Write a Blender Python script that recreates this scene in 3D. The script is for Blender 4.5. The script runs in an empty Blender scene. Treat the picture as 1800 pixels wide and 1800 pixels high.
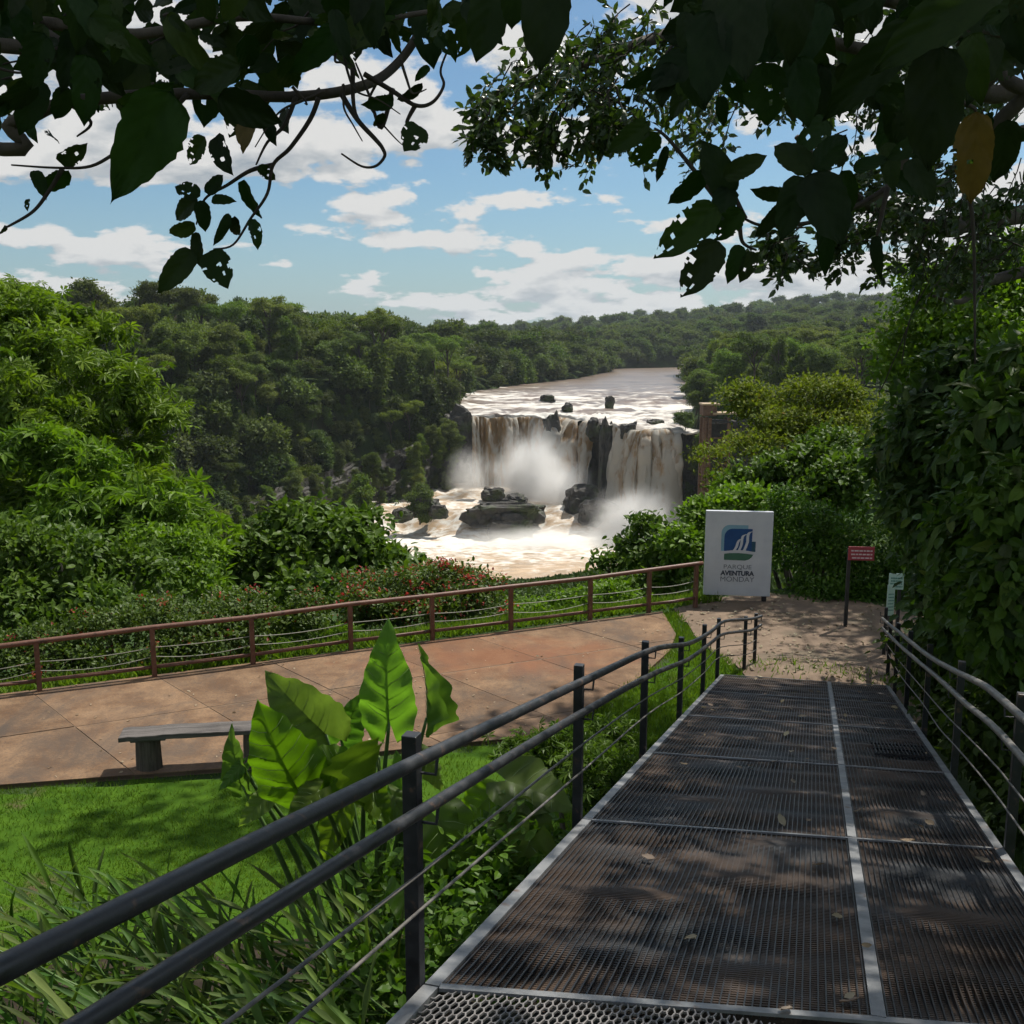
import bpy, math, random
import numpy as np
from mathutils import Vector, Matrix

rng = np.random.default_rng(7)
random.seed(7)
R = math.radians
sc = bpy.context.scene
COL = sc.collection

# ------------------------------------------------------------------ camera
H = 5.4                      # eye height above the plaza (the ramp deck is 1.6 m below the eye)
F = 1800.0                   # focal length in pixels of an 1800 px frame
TH = math.atan(305 / F)      # downward pitch
cam = bpy.data.cameras.new('camera')
cam.sensor_width = 36; cam.lens = 36 * F / 1800; cam.clip_start = 0.05; cam.clip_end = 20000
camo = bpy.data.objects.new('camera', cam); COL.objects.link(camo)
camo.location = (0, 0, H); camo.rotation_euler = (R(90) - TH, 0, 0)
sc.camera = camo

# ------------------------------------------------------------------ light
SUN_EL, SUN_AZ = R(59), R(46)     # azimuth clockwise from +Y (ahead), to the right
sun = bpy.data.lights.new('sun', 'SUN'); sun.energy = 4.8; sun.angle = R(0.53); sun.color = (1.0, 0.95, 0.86)
suno = bpy.data.objects.new('sun', sun); COL.objects.link(suno)
SD = Vector((math.sin(SUN_AZ) * math.cos(SUN_EL), math.cos(SUN_AZ) * math.cos(SUN_EL), math.sin(SUN_EL)))
suno.rotation_euler = SD.to_track_quat('Z', 'Y').to_euler()

sc.view_settings.view_transform = 'Standard'; sc.view_settings.look = 'None'
sc.view_settings.gamma = 1.0; sc.view_settings.exposure = 0.34; sc.view_settings.use_curve_mapping = False
sc.cycles.use_denoising = True; sc.cycles.use_adaptive_sampling = True; sc.cycles.adaptive_threshold = 0.03; sc.cycles.adaptive_min_samples = 32
sc.cycles.max_bounces = 5; sc.cycles.diffuse_bounces = 2; sc.cycles.glossy_bounces = 2
sc.cycles.transmission_bounces = 3; sc.cycles.transparent_max_bounces = 4; sc.cycles.volume_bounces = 3
sc.cycles.caustics_reflective = False; sc.cycles.caustics_refractive = False
sc.cycles.volume_step_rate = 3.0

W = bpy.data.worlds.new('World'); sc.world = W; W.use_nodes = True


class NT:
    """tiny node-tree helper"""
    def __init__(self, tree): self.t = tree; self.n = tree.nodes; self.l = tree.links
    def new(self, typ, **kw):
        n = self.n.new(typ)
        for k, v in kw.items():
            if k.startswith('i_'):
                key = k[2:]; key = int(key) if key.isdigit() else key.replace('_', ' ')
                s = n.inputs[key]
                if hasattr(v, 'links') or isinstance(v, bpy.types.NodeSocket): self.l.new(v, s)
                else: s.default_value = v
            else: setattr(n, k, v)
        return n
    def math(self, op, a, b=None, c=None, clamp=False):
        n = self.n.new('ShaderNodeMath'); n.operation = op; n.use_clamp = clamp
        for i, v in enumerate((a, b, c)):
            if v is None: continue
            if isinstance(v, bpy.types.NodeSocket): self.l.new(v, n.inputs[i])
            else: n.inputs[i].default_value = v
        return n.outputs[0]
    def vmath(self, op, a, b=None, scale=None):
        n = self.n.new('ShaderNodeVectorMath'); n.operation = op
        for i, v in enumerate((a, b)):
            if v is None: continue
            if isinstance(v, bpy.types.NodeSocket): self.l.new(v, n.inputs[i])
            else: n.inputs[i].default_value = v
        if scale is not None:
            if isinstance(scale, bpy.types.NodeSocket): self.l.new(scale, n.inputs['Scale'])
            else: n.inputs['Scale'].default_value = scale
        return n.outputs[0]
    def noise(self, vec, scale, detail=4, rough=.5, dist=0, lac=2.0):
        n = self.n.new('ShaderNodeTexNoise'); n.inputs['Scale'].default_value = scale
        n.inputs['Detail'].default_value = detail; n.inputs['Roughness'].default_value = rough
        n.inputs['Distortion'].default_value = dist; n.inputs['Lacunarity'].default_value = lac
        if vec is not None: self.l.new(vec, n.inputs['Vector'])
        return n.outputs['Fac']
    def mapr(self, v, a, b, c=0., d=1., smooth=False):
        n = self.n.new('ShaderNodeMapRange'); n.clamp = True
        if smooth: n.interpolation_type = 'SMOOTHSTEP'
        self.l.new(v, n.inputs[0])
        for i, x in enumerate((a, b, c, d)): n.inputs[i + 1].default_value = x
        return n.outputs[0]
    def mix(self, f, a, b, blend='MIX'):
        n = self.n.new('ShaderNodeMix'); n.data_type = 'RGBA'; n.blend_type = blend; n.clamp_factor = True
        for s, v in ((n.inputs[0], f), (n.inputs[6], a), (n.inputs[7], b)):
            if isinstance(v, bpy.types.NodeSocket): self.l.new(v, s)
            elif isinstance(v, (int, float)): s.default_value = v
            else: s.default_value = (*v, 1) if len(v) == 3 else v
        return n.outputs[2]


# sky: Nishita with procedural cumulus on a flat cloud deck that goes on in every direction
def build_world():
    W.node_tree.nodes.clear(); k = NT(W.node_tree)
    sky = k.new('ShaderNodeTexSky'); sky.sky_type = 'NISHITA'; sky.sun_disc = False
    sky.sun_elevation = SUN_EL; sky.sun_rotation = SUN_AZ; sky.altitude = 200; sky.air_density = 1.0
    sky.dust_density = 1.2; sky.ozone_density = 1.6
    tc = k.new('ShaderNodeTexCoord').outputs['Generated']
    sp = k.new('ShaderNodeSeparateXYZ'); k.l.new(tc, sp.inputs[0])
    zz = k.math('ADD', k.math('MAXIMUM', sp.outputs[2], 0.0), 0.30)
    cx = k.math('DIVIDE', sp.outputs[0], zz); cy = k.math('DIVIDE', sp.outputs[1], zz)
    cb = k.new('ShaderNodeCombineXYZ'); k.l.new(cx, cb.inputs[0]); k.l.new(cy, cb.inputs[1])
    p = k.vmath('ADD', cb.outputs[0], CLOUD_OFF)

    def dens(vec):
        big = k.noise(vec, 1.4, 2, .5)
        fine = k.noise(vec, 4.6, 10, .54, .0)
        return k.math('ADD', k.math('MULTIPLY', big, 0.55), k.math('MULTIPLY', fine, 0.75))
    d0 = dens(p)
    d1 = dens(k.vmath('ADD', k.vmath('SCALE', cb.outputs[0], scale=0.965), CLOUD_OFF))
    cover = k.mapr(d0, 0.632, 0.678, 0, 1, True)
    # lit towards the top of each heap, grey on its thick underside
    rim = k.mapr(k.math('SUBTRACT', d0, d1), -0.08, 0.07)
    thick = k.mapr(d0, 0.68, 0.86)
    lit = k.math('SUBTRACT', k.math('ADD', k.math('MULTIPLY', rim, 1.0), 0.40), k.math('MULTIPLY', thick, 0.62), clamp=True)
    cl = k.mix(lit, (2.6, 3.2, 3.8), (7.2, 7.2, 7.1))
    hz = k.mapr(sp.outputs[2], 0.0, 0.14, 0.45, 0.0)
    skc = k.mix(1.0, sky.outputs[0], (0.72, 0.92, 1.0), 'MULTIPLY')
    skc = k.mix(hz, skc, (3.9, 5.1, 6.2))
    cl = k.mix(k.math('MULTIPLY', hz, 0.6), cl, (5.2, 5.9, 6.5))
    colr = k.mix(cover, skc, cl)
    bg = k.new('ShaderNodeBackground'); k.l.new(colr, bg.inputs[0]); bg.inputs[1].default_value = SKY_STRENGTH
    out = k.new('ShaderNodeOutputWorld'); k.l.new(bg.outputs[0], out.inputs[0])


CLOUD_OFF = (3.1, 7.4, 0.0)
SKY_STRENGTH = 0.08
HAZE = 0.00007
build_world()


# ------------------------------------------------------------------ projection helpers (used to plan real positions)
def ray(px, py):
    u = (px - 900) / F; v = (900 - py) / F
    return np.array([u, math.cos(TH) + v * math.sin(TH), -math.sin(TH) + v * math.cos(TH)])
def at(px, py, Y):
    d = ray(px, py); return Vector(d * (Y / d[1])) + Vector((0, 0, H))
def on(px, py, z=0.0):
    d = ray(px, py); t = (z - H) / d[2]; return Vector(d * t) + Vector((0, 0, H))
def zrow(py, Y):
    d = ray(900, py); return H + Y * d[2] / d[1]


AZ = R(16.8); SL = 0.2259; EYE = 1.6
def ramp(s, c, h=0.0):
    """point on the ramp deck: s metres along, c metres across, h above"""
    return Vector((s * math.sin(AZ) + c * math.cos(AZ), s * math.cos(AZ) - c * math.sin(AZ), H - EYE - SL * s + h))


# ------------------------------------------------------------------ numpy noise
def _hash(ix, iy, iz):
    n = (ix * 374761393 + iy * 668265263 + iz * 2147483647 + 1274126177).astype(np.int64) & 0xffffffff
    n = ((n ^ (n >> 13)) * 1274126177) & 0xffffffff
    n = (n ^ (n >> 16)) & 0xffffffff
    return n / 4294967295.0
def vnoise(x, y, z=None):
    x = np.asarray(x, float); y = np.asarray(y, float); z = np.zeros_like(x) if z is None else np.asarray(z, float)
    ix, iy, iz = np.floor(x).astype(np.int64), np.floor(y).astype(np.int64), np.floor(z).astype(np.int64)
    fx, fy, fz = x - ix, y - iy, z - iz
    fx, fy, fz = [f * f * (3 - 2 * f) for f in (fx, fy, fz)]
    r = 0
    for a in (0, 1):
        for b in (0, 1):
            for c in (0, 1):
                r = r + _hash(ix + a, iy + b, iz + c) * (fx if a else 1 - fx) * (fy if b else 1 - fy) * (fz if c else 1 - fz)
    return r
def fbm(x, y, z=None, o=4):
    s = 0; a = .5; m = 1.0; z = np.zeros_like(np.asarray(x, float)) if z is None else z
    for i in range(o):
        s = s + a * vnoise(x * m + 17.3 * i, y * m + 5.1 * i, z * m + 3.7 * i); a *= .5; m *= 2.03
    return s / (1 - .5 ** o)
def sstep(x): x = np.clip(x, 0, 1); return x * x * (3 - 2 * x)


# ------------------------------------------------------------------ object helpers
def fast_mesh(name, V, polys, attrs=None, smooth=False):
    """polys: list of (n,k) int arrays"""
    me = bpy.data.meshes.new(name); V = np.ascontiguousarray(V, dtype=np.float32)
    me.vertices.add(len(V)); me.vertices.foreach_set('co', V.ravel())
    idx = np.concatenate([p.ravel() for p in polys]).astype(np.int32)
    tot = np.concatenate([np.full(len(p), p.shape[1]) for p in polys])
    st = np.concatenate([[0], np.cumsum(tot)[:-1]]).astype(np.int32)
    me.loops.add(len(idx)); me.loops.foreach_set('vertex_index', idx)
    me.polygons.add(len(tot)); me.polygons.foreach_set('loop_start', st)
    me.polygons.foreach_set('use_smooth', np.full(len(tot), smooth))
    if attrs:
        for k, a in attrs.items():
            at_ = me.attributes.new(k, 'FLOAT', 'POINT'); at_.data.foreach_set('value', np.asarray(a, np.float32))
    me.update(calc_edges=True); me.validate()
    return me
def add(name, me, mat=None, parent=None, label=None, cat=None, group=None, kind=None):
    o = bpy.data.objects.new(name, me); COL.objects.link(o)
    if mat is not None:
        if len(me.materials) == 0: me.materials.append(mat)
    if parent is not None: o.parent = parent
    tag(o, label, cat, group, kind); return o
def tag(o, label=None, cat=None, group=None, kind=None):
    for k, v in (('label', label), ('category', cat), ('group', group), ('kind', kind)):
        if v: o[k] = v
    return o
def empty(name, label, cat, loc=(0, 0, 0), group=None):
    o = bpy.data.objects.new(name, None); COL.objects.link(o); o.location = loc; o.empty_display_size = .2
    return tag(o, label, cat, group)
class MB:
    def __init__(self): self.v = []; self.f = []
    def poly(self, pts):
        b = len(self.v); self.v += [tuple(p) for p in pts]; self.f.append(tuple(range(b, b + len(pts))))
    def box(self, c, s, M=None):
        b = len(self.v); c = Vector(c)
        for z in (-.5, .5):
            for y in (-.5, .5):
                for x in (-.5, .5):
                    q = Vector((x * s[0], y * s[1], z * s[2]))
                    if M is not None: q = M @ q
                    self.v.append(tuple(c + q))
        for f in ((0, 2, 3, 1), (4, 5, 7, 6), (0, 1, 5, 4), (2, 6, 7, 3), (0, 4, 6, 2), (1, 3, 7, 5)):
            self.f.append(tuple(b + i for i in f))
    def bar(self, a, b, w, h, up=Vector((0, 0, 1))):
        a, b = Vector(a), Vector(b); d = b - a; L = d.length; y = d.normalized()
        x = y.cross(up).normalized(); z = x.cross(y)
        self.box((a + b) / 2, (w, L, h), Matrix((x, y, z)).transposed())
    def tube(self, pts, rad, n=8, cap=True):
        pts = [Vector(p) for p in pts]; m = len(pts)
        if not hasattr(rad, '__len__'): rad = [rad] * m
        b = len(self.v); prev = None
        for i, p in enumerate(pts):
            t = (pts[min(i + 1, m - 1)] - pts[max(i - 1, 0)]).normalized()
            ref = prev if prev is not None else (Vector((0, 0, 1)) if abs(t.z) < .9 else Vector((1, 0, 0)))
            x = (ref - t * ref.dot(t))
            x = x.normalized() if x.length > 1e-6 else t.orthogonal().normalized()
            prev = x; y = t.cross(x)
            for k in range(n):
                a = 2 * math.pi * k / n
                self.v.append(tuple(p + (x * math.cos(a) + y * math.sin(a)) * rad[i]))
        for i in range(m - 1):
            for k in range(n):
                k2 = (k + 1) % n
                self.f.append((b + i * n + k, b + i * n + k2, b + (i + 1) * n + k2, b + (i + 1) * n + k))
        if cap:
            self.f.append(tuple(b + k for k in range(n))[::-1]); self.f.append(tuple(b + (m - 1) * n + k for k in range(n)))
    def prism(self, poly, z0, z1):
        b = len(self.v); n = len(poly)
        self.v += [(p[0], p[1], z0) for p in poly] + [(p[0], p[1], z1) for p in poly]
        self.f.append(tuple(range(b, b + n))[::-1]); self.f.append(tuple(range(b + n, b + 2 * n)))
        for i in range(n):
            j = (i + 1) % n; self.f.append((b + i, b + j, b + n + j, b + n + i))
    def mesh(self, name, smooth=False):
        me = bpy.data.meshes.new(name); me.from_pydata(self.v, [], self.f); me.update()
        if smooth: me.polygons.foreach_set('use_smooth', [True] * len(me.polygons))
        return me
    def build(self, name, mat, parent=None, smooth=False, bevel=0, **kw):
        o = add(name, self.mesh(name, smooth), mat, parent, **kw)
        if bevel:
            m = o.modifiers.new('bevel', 'BEVEL'); m.width = bevel; m.segments = 2; m.limit_method = 'ANGLE'
        return o
def catmull(pts, n=6):
    pts = [Vector(p) for p in pts]; out = []
    for i in range(len(pts) - 1):
        p0 = pts[max(i - 1, 0)]; p1 = pts[i]; p2 = pts[i + 1]; p3 = pts[min(i + 2, len(pts) - 1)]
        for k in range(n):
            t = k / n
            out.append(.5 * ((2 * p1) + (p2 - p0) * t + (2 * p0 - 5 * p1 + 4 * p2 - p3) * t * t + (3 * p1 - p0 - 3 * p2 + p3) * t ** 3))
    out.append(pts[-1]); return out


# ------------------------------------------------------------------ materials
def material(name):
    m = bpy.data.materials.new(name); m.use_nodes = True; m.node_tree.nodes.clear()
    k = NT(m.node_tree); out = k.new('ShaderNodeOutputMaterial'); return m, k, out
def leaf_mat(name, c1, c2, trans=.35, rough=.42, spec=.4, c3=None, objvar=.35, tcol=None, ntex=0):
    m, k, out = material(name)
    a = k.new('ShaderNodeAttribute', attribute_name='tint').outputs['Fac']
    col = k.mix(a, c1, c2)
    if c3 is not None: col = k.mix(k.mapr(a, .93, .95), col, c3)
    oi = k.new('ShaderNodeObjectInfo').outputs['Random']
    if objvar:
        hv = k.new('ShaderNodeHueSaturation'); k.l.new(col, hv.inputs['Color'])
        k.l.new(k.mapr(oi, 0, 1, 1 - objvar, 1 + objvar), hv.inputs['Value'])
        k.l.new(k.mapr(k.math('FRACT', k.math('MULTIPLY', oi, 7.31)), 0, 1, .475, .518), hv.inputs['Hue'])
        k.l.new(k.mapr(k.math('FRACT', k.math('MULTIPLY', oi, 3.77)), 0, 1, .78, 1.05), hv.inputs['Saturation'])
        col = hv.outputs[0]
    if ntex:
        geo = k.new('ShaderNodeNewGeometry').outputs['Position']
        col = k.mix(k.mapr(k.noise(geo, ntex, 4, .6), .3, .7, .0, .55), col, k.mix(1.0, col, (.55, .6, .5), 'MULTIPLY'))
    pb = k.new('ShaderNodeBsdfPrincipled'); k.l.new(col, pb.inputs['Base Color'])
    pb.inputs['Roughness'].default_value = rough; pb.inputs['Specular IOR Level'].default_value = spec
    tr = k.new('ShaderNodeBsdfTranslucent')
    k.l.new(k.mix(1.0, col, tcol or (1.25, 1.35, .55), 'MULTIPLY'), tr.inputs[0])
    mx = k.new('ShaderNodeMixShader'); mx.inputs[0].default_value = trans
    k.l.new(pb.outputs[0], mx.inputs[1]); k.l.new(tr.outputs[0], mx.inputs[2]); k.l.new(mx.outputs[0], out.inputs[0])
    return m
def plain_mat(name, c1, c2, scale=6, rough=.7, metal=0, bump=.2, bscale=None, spec=.4, lo=.35, hi=.65, detail=6, rough2=None, stretch=None, c3=None, s3=1.5, lo3=.55, hi3=.65, bdist=.02):
    m, k, out = material(name)
    pos = k.new('ShaderNodeTexCoord').outputs['Object']
    if stretch: pos = k.vmath('MULTIPLY', pos, stretch)
    n = k.noise(pos, scale, detail, .62)
    col = k.mix(k.mapr(n, lo, hi), c1, c2)
    if c3 is not None: col = k.mix(k.mapr(k.noise(pos, s3, 5, .6), lo3, hi3), col, c3)
    pb = k.new('ShaderNodeBsdfPrincipled'); k.l.new(col, pb.inputs['Base Color'])
    if rough2 is None: pb.inputs['Roughness'].default_value = rough
    else: k.l.new(k.mapr(n, lo, hi, rough, rough2), pb.inputs['Roughness'])
    pb.inputs['Metallic'].default_value = metal; pb.inputs['Specular IOR Level'].default_value = spec
    if bump:
        b = k.new('ShaderNodeBump'); b.inputs['Strength'].default_value = bump; b.inputs['Distance'].default_value = bdist
        k.l.new(k.noise(pos, bscale or scale * 3, 6, .65), b.inputs['Height']); k.l.new(b.outputs[0], pb.inputs['Normal'])
    k.l.new(pb.outputs[0], out.inputs[0]); return m

M = {}
M['forest'] = leaf_mat('forest_leaves', (.044, .078, .013), (.150, .205, .030), .40, .55, .15, objvar=.42)
M['forest_far'] = leaf_mat('far_forest_leaves', (.036, .062, .017), (.105, .150, .032), .36, .55, .15, objvar=.38)
M['bright'] = leaf_mat('bright_leaves', (.060, .115, .010), (.165, .245, .018), .42, .5, .28, objvar=0)
M['bush'] = leaf_mat('bush_leaves', (.040, .085, .010), (.105, .170, .020), .36, .5, .2, objvar=0)
M['hedge'] = leaf_mat('hedge_leaves', (.034, .068, .010), (.100, .150, .020), .34, .5, .28, c3=(.20, .035, .018), objvar=0)
M['flower'] = leaf_mat('flower_bracts', (.30, .035, .035), (.46, .10, .07), .4, .5, .2, objvar=0, tcol=(1.1, .7, .6))
M['yellowgreen'] = leaf_mat('yellow_green_leaves', (.075, .120, .014), (.185, .210, .024), .40, .55, .12, c3=(.22, .14, .03), objvar=0)
M['lime'] = leaf_mat('lime_leaves', (.060, .125, .010), (.150, .250, .016), .42, .5, .28, objvar=0)
M['dark'] = leaf_mat('shade_leaves', (.030, .068, .009), (.088, .150, .016), .36, .48, .2, objvar=.3)
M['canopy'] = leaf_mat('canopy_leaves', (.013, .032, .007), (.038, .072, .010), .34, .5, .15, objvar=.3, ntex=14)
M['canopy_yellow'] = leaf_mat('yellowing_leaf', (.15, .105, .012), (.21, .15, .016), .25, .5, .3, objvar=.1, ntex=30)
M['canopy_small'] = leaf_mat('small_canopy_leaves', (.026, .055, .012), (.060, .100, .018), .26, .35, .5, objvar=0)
M['ear'] = leaf_mat('elephant_ear_leaf', (.070, .155, .008), (.125, .235, .012), .60, .45, .3, objvar=.15, ntex=9)
M['stalk'] = plain_mat('plant_stalk', (.05, .10, .02), (.09, .16, .04), 8, .5, bump=.1)
M['ginger'] = leaf_mat('ginger_leaf', (.036, .085, .012), (.098, .165, .022), .42, .55, .12, objvar=.45)
M['grass'] = leaf_mat('grass_blades', (.066, .130, .010), (.160, .245, .022), .35, .55, .2, objvar=0)
M['litter'] = leaf_mat('dry_leaves', (.20, .15, .09), (.36, .30, .20), .2, .7, .2, objvar=.3, tcol=(1, .9, .7))
M['bark'] = plain_mat('bark', (.035, .028, .020), (.10, .082, .060), 5, .85, bump=.6, stretch=(1, 1, .35))
M['twig'] = plain_mat('twig', (.030, .022, .016), (.060, .046, .034), 20, .8, bump=.3)
M['black_paint'] = plain_mat('black_painted_steel', (.010, .011, .013), (.022, .023, .026), 14, .34, bump=.08, spec=.5, rough2=.55, c3=(.085, .052, .036), s3=16, lo3=.60, hi3=.68)
M['wire_grey'] = plain_mat('worn_steel_wire', (.055, .055, .056), (.16, .145, .125), 9, .5, bump=.15)
M['rail_grey'] = plain_mat('worn_grey_rail', (.085, .083, .078), (.17, .16, .145), 12, .48, bump=.12)
M['galv'] = plain_mat('galvanised_steel', (.15, .155, .16), (.27, .27, .27), 9, .45, metal=.35, bump=.1, c3=(.13, .075, .045), s3=6, lo3=.62, hi3=.72)
M['grating'] = plain_mat('grating_steel', (.013, .014, .016), (.032, .033, .036), 3, .42, metal=.3, bump=.15, c3=(.050, .032, .022), s3=1.4, lo3=.52, hi3=.64)
M['strand'] = plain_mat('rusty_grating', (.028, .016, .009), (.074, .043, .024), 2.2, .62, metal=.1, bump=.2, c3=(.030, .031, .033), s3=1.1, lo3=.5, hi3=.62)
M['mesh_metal'] = plain_mat('expanded_metal', (.14, .135, .13), (.24, .22, .21), 12, .5, metal=.3, bump=.1)
M['brown_paint'] = plain_mat('red_brown_painted_steel', (.105, .045, .028), (.165, .078, .050), 5, .5, bump=.15, c3=(.06, .03, .02), s3=7, lo3=.6, hi3=.7)
M['cable'] = plain_mat('fence_cable', (.16, .16, .12), (.26, .25, .20), 8, .6, bump=0)
M['wood'] = plain_mat('weathered_wood', (.055, .048, .043), (.13, .115, .105), 4, .8, bump=.5, stretch=(.3, 6, 6))
M['stump'] = plain_mat('stump_wood', (.05, .042, .034), (.12, .10, .08), 5, .85, bump=.8, stretch=(6, 6, .6))
M['white_board'] = plain_mat('white_sign_board', (.54, .555, .58), (.60, .615, .635), 3, .4, bump=.02, c3=(.47, .48, .50), s3=2, lo3=.6, hi3=.8)
M['sign_blue'] = plain_mat('sign_blue', (.012, .06, .19), (.015, .075, .22), 6, .45, bump=0)
M['sign_lightblue'] = plain_mat('sign_light_blue', (.20, .36, .44), (.22, .39, .47), 6, .45, bump=0)
M['sign_green'] = plain_mat('sign_green', (.045, .13, .085), (.055, .15, .095), 6, .45, bump=0)
M['sign_teal'] = plain_mat('sign_dark_teal', (.02, .075, .12), (.025, .085, .13), 6, .45, bump=0)
M['sign_grey'] = plain_mat('sign_grey_print', (.15, .165, .185), (.17, .185, .205), 6, .5, bump=0)
M['sign_ink'] = plain_mat('sign_dark_print', (.045, .06, .085), (.055, .07, .095), 6, .5, bump=0)
M['sign_red'] = plain_mat('red_sign', (.30, .035, .05), (.38, .06, .07), 5, .5, bump=.05)
M['sign_pink'] = plain_mat('pale_sign_print', (.62, .50, .50), (.68, .56, .56), 6, .5, bump=0)
M['sign_pale'] = plain_mat('pale_green_sign', (.42, .58, .50), (.52, .66, .58), 4, .5, bump=.05)
M['sign_print'] = plain_mat('green_sign_print', (.10, .25, .20), (.13, .29, .23), 6, .5, bump=0)
M['rust'] = plain_mat('rusty_tower_steel', (.085, .042, .024), (.17, .095, .055), 2, .75, bump=.2)
M['tin'] = plain_mat('tower_roof_tin', (.34, .25, .15), (.44, .33, .20), 2, .55, bump=.1)
M['dark_wood'] = plain_mat('dark_wall', (.02, .02, .02), (.05, .045, .04), 2, .8)
M['rock'] = plain_mat('wet_basalt', (.022, .020, .019), (.070, .062, .053), .5, .55, bump=.9, bscale=.9, bdist=.6, spec=.3, c3=(.040, .052, .018), s3=.22, lo3=.5, hi3=.62)
M['cliff'] = plain_mat('gorge_cliff', (.018, .030, .010), (.040, .062, .018), .25, .9, bump=.9, bscale=.9, bdist=.5, spec=.05, stretch=(1, 1, .6), c3=(.030, .028, .020), s3=.06, lo3=.56, hi3=.66)
M['soil'] = plain_mat('forest_floor', (.016, .026, .010), (.034, .050, .018), .2, .9, bump=.5, spec=.05)
M['slope'] = plain_mat('grassy_slope', (.024, .048, .014), (.050, .080, .024), .16, .9, bump=.6, bscale=2.2, bdist=.1, spec=.05, c3=(.055, .060, .030), s3=.09, lo3=.52, hi3=.66)
M['scrub'] = leaf_mat('slope_scrub_leaves', (.028, .055, .014), (.070, .105, .028), .3, .6, .15, objvar=0)
M['lawn_soil'] = plain_mat('lawn_ground', (.030, .072, .006), (.058, .118, .010), 3, .9, bump=.5, spec=.05, c3=(.09, .07, .04), s3=.9, lo3=.62, hi3=.72)
M['bed'] = plain_mat('dark_bed_soil', (.018, .014, .010), (.045, .034, .024), 3, .95, bump=.6, spec=.1)
M['dirt'] = plain_mat('dirt_path', (.120, .082, .054), (.20, .142, .097), 1.8, .9, bump=.5, bscale=14, c3=(.11, .085, .055), s3=1.1, lo3=.52, hi3=.66)


def concrete():
    m, k, out = material('stained_concrete')
    pos = k.new('ShaderNodeNewGeometry').outputs['Position']
    st = k.vmath('MULTIPLY', pos, (1, .55, 1))
    base = k.mix(k.mapr(k.noise(pos, 1.6, 9, .72), .40, .62), (.125, .070, .037), (.235, .146, .082))
    base = k.mix(k.mapr(k.noise(st, .9, 8, .68, .8), .47, .66), base, (.085, .062, .046))
    base = k.mix(k.mapr(k.noise(pos, 30, 5, .7), .45, .66, 0, .6), base, (.080, .060, .046))
    # red laterite washed over the slabs by the fence
    d = k.vmath('SUBTRACT', pos, (-.2, 16.9, 0)); d = k.vmath('MULTIPLY', d, (.30, .55, 0))
    ln = k.new('ShaderNodeVectorMath', operation='LENGTH'); k.l.new(d, ln.inputs[0])
    msk = k.math('SUBTRACT', 1.55, k.math('ADD', ln.outputs['Value'], k.math('MULTIPLY', k.noise(pos, 1.3, 8, .66, .6), 1.5)))
    base = k.mix(k.mapr(msk, 0, .6, 0, .7), base, (.21, .085, .038))
    oi = k.new('ShaderNodeObjectInfo').outputs['Random']
    hv = k.new('ShaderNodeHueSaturation'); k.l.new(base, hv.inputs['Color']); k.l.new(k.mapr(oi, 0, 1, .86, 1.1), hv.inputs['Value'])
    pb = k.new('ShaderNodeBsdfPrincipled'); k.l.new(hv.outputs[0], pb.inputs['Base Color']); pb.inputs['Roughness'].default_value = .85
    pb.inputs['Specular IOR Level'].default_value = .25
    b = k.new('ShaderNodeBump'); b.inputs['Strength'].default_value = .35; b.inputs['Distance'].default_value = .02
    k.l.new(k.noise(pos, 18, 6, .7), b.inputs['Height']); k.l.new(b.outputs[0], pb.inputs['Normal'])
    k.l.new(pb.outputs[0], out.inputs[0]); return m
M['concrete'] = concrete()


def water_mat(name, brown, foam, scale, lo, hi, stretch, rough=.25, trans=0):
    """muddy water with foam; 'foam' vertex attribute pushes foam in or out"""
    m, k, out = material(name)
    pos = k.new('ShaderNodeNewGeometry').outputs['Position']
    p = k.vmath('MULTIPLY', pos, stretch)
    a = k.new('ShaderNodeAttribute', attribute_name='foam').outputs['Fac']
    n = k.math('ADD', k.noise(p, scale, 7, .62, .6), k.math('MULTIPLY', k.math('SUBTRACT', a, .5), .6))
    f = k.mapr(n, lo, hi, 0, 1, True)
    br = k.mix(k.mapr(k.noise(p, scale * .45, 4, .6), .35, .65), brown, tuple(x * 1.7 for x in brown))
    col = k.mix(f, br, foam)
    pb = k.new('ShaderNodeBsdfPrincipled'); k.l.new(col, pb.inputs['Base Color'])
    k.l.new(k.mapr(f, 0, 1, rough, .85), pb.inputs['Roughness']); pb.inputs['Specular IOR Level'].default_value = .5
    b = k.new('ShaderNodeBump'); b.inputs['Strength'].default_value = .5; b.inputs['Distance'].default_value = .35
    k.l.new(k.noise(p, scale * 2.2, 6, .65), b.inputs['Height']); k.l.new(b.outputs[0], pb.inputs['Normal'])
    if trans:
        tr = k.new('ShaderNodeBsdfTranslucent'); k.l.new(col, tr.inputs[0]); mx = k.new('ShaderNodeMixShader'); mx.inputs[0].default_value = trans
        k.l.new(pb.outputs[0], mx.inputs[1]); k.l.new(tr.outputs[0], mx.inputs[2]); k.l.new(mx.outputs[0], out.inputs[0])
    else: k.l.new(pb.outputs[0], out.inputs[0])
    return m
M['river'] = water_mat('muddy_river', (.135, .102, .080), (.62, .59, .54), .22, .47, .68, (.45, 1.15, 1.0), .3)
M['pool'] = water_mat('foaming_pool', (.30, .215, .135), (.66, .635, .58), .42, .40, .66, (.8, 1.5, 1.0), .35)
M['fall'] = water_mat('falling_water', (.40, .255, .120), (.80, .75, .66), .55, .38, .66, (1.0, .6, .34), .5, .62)

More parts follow.
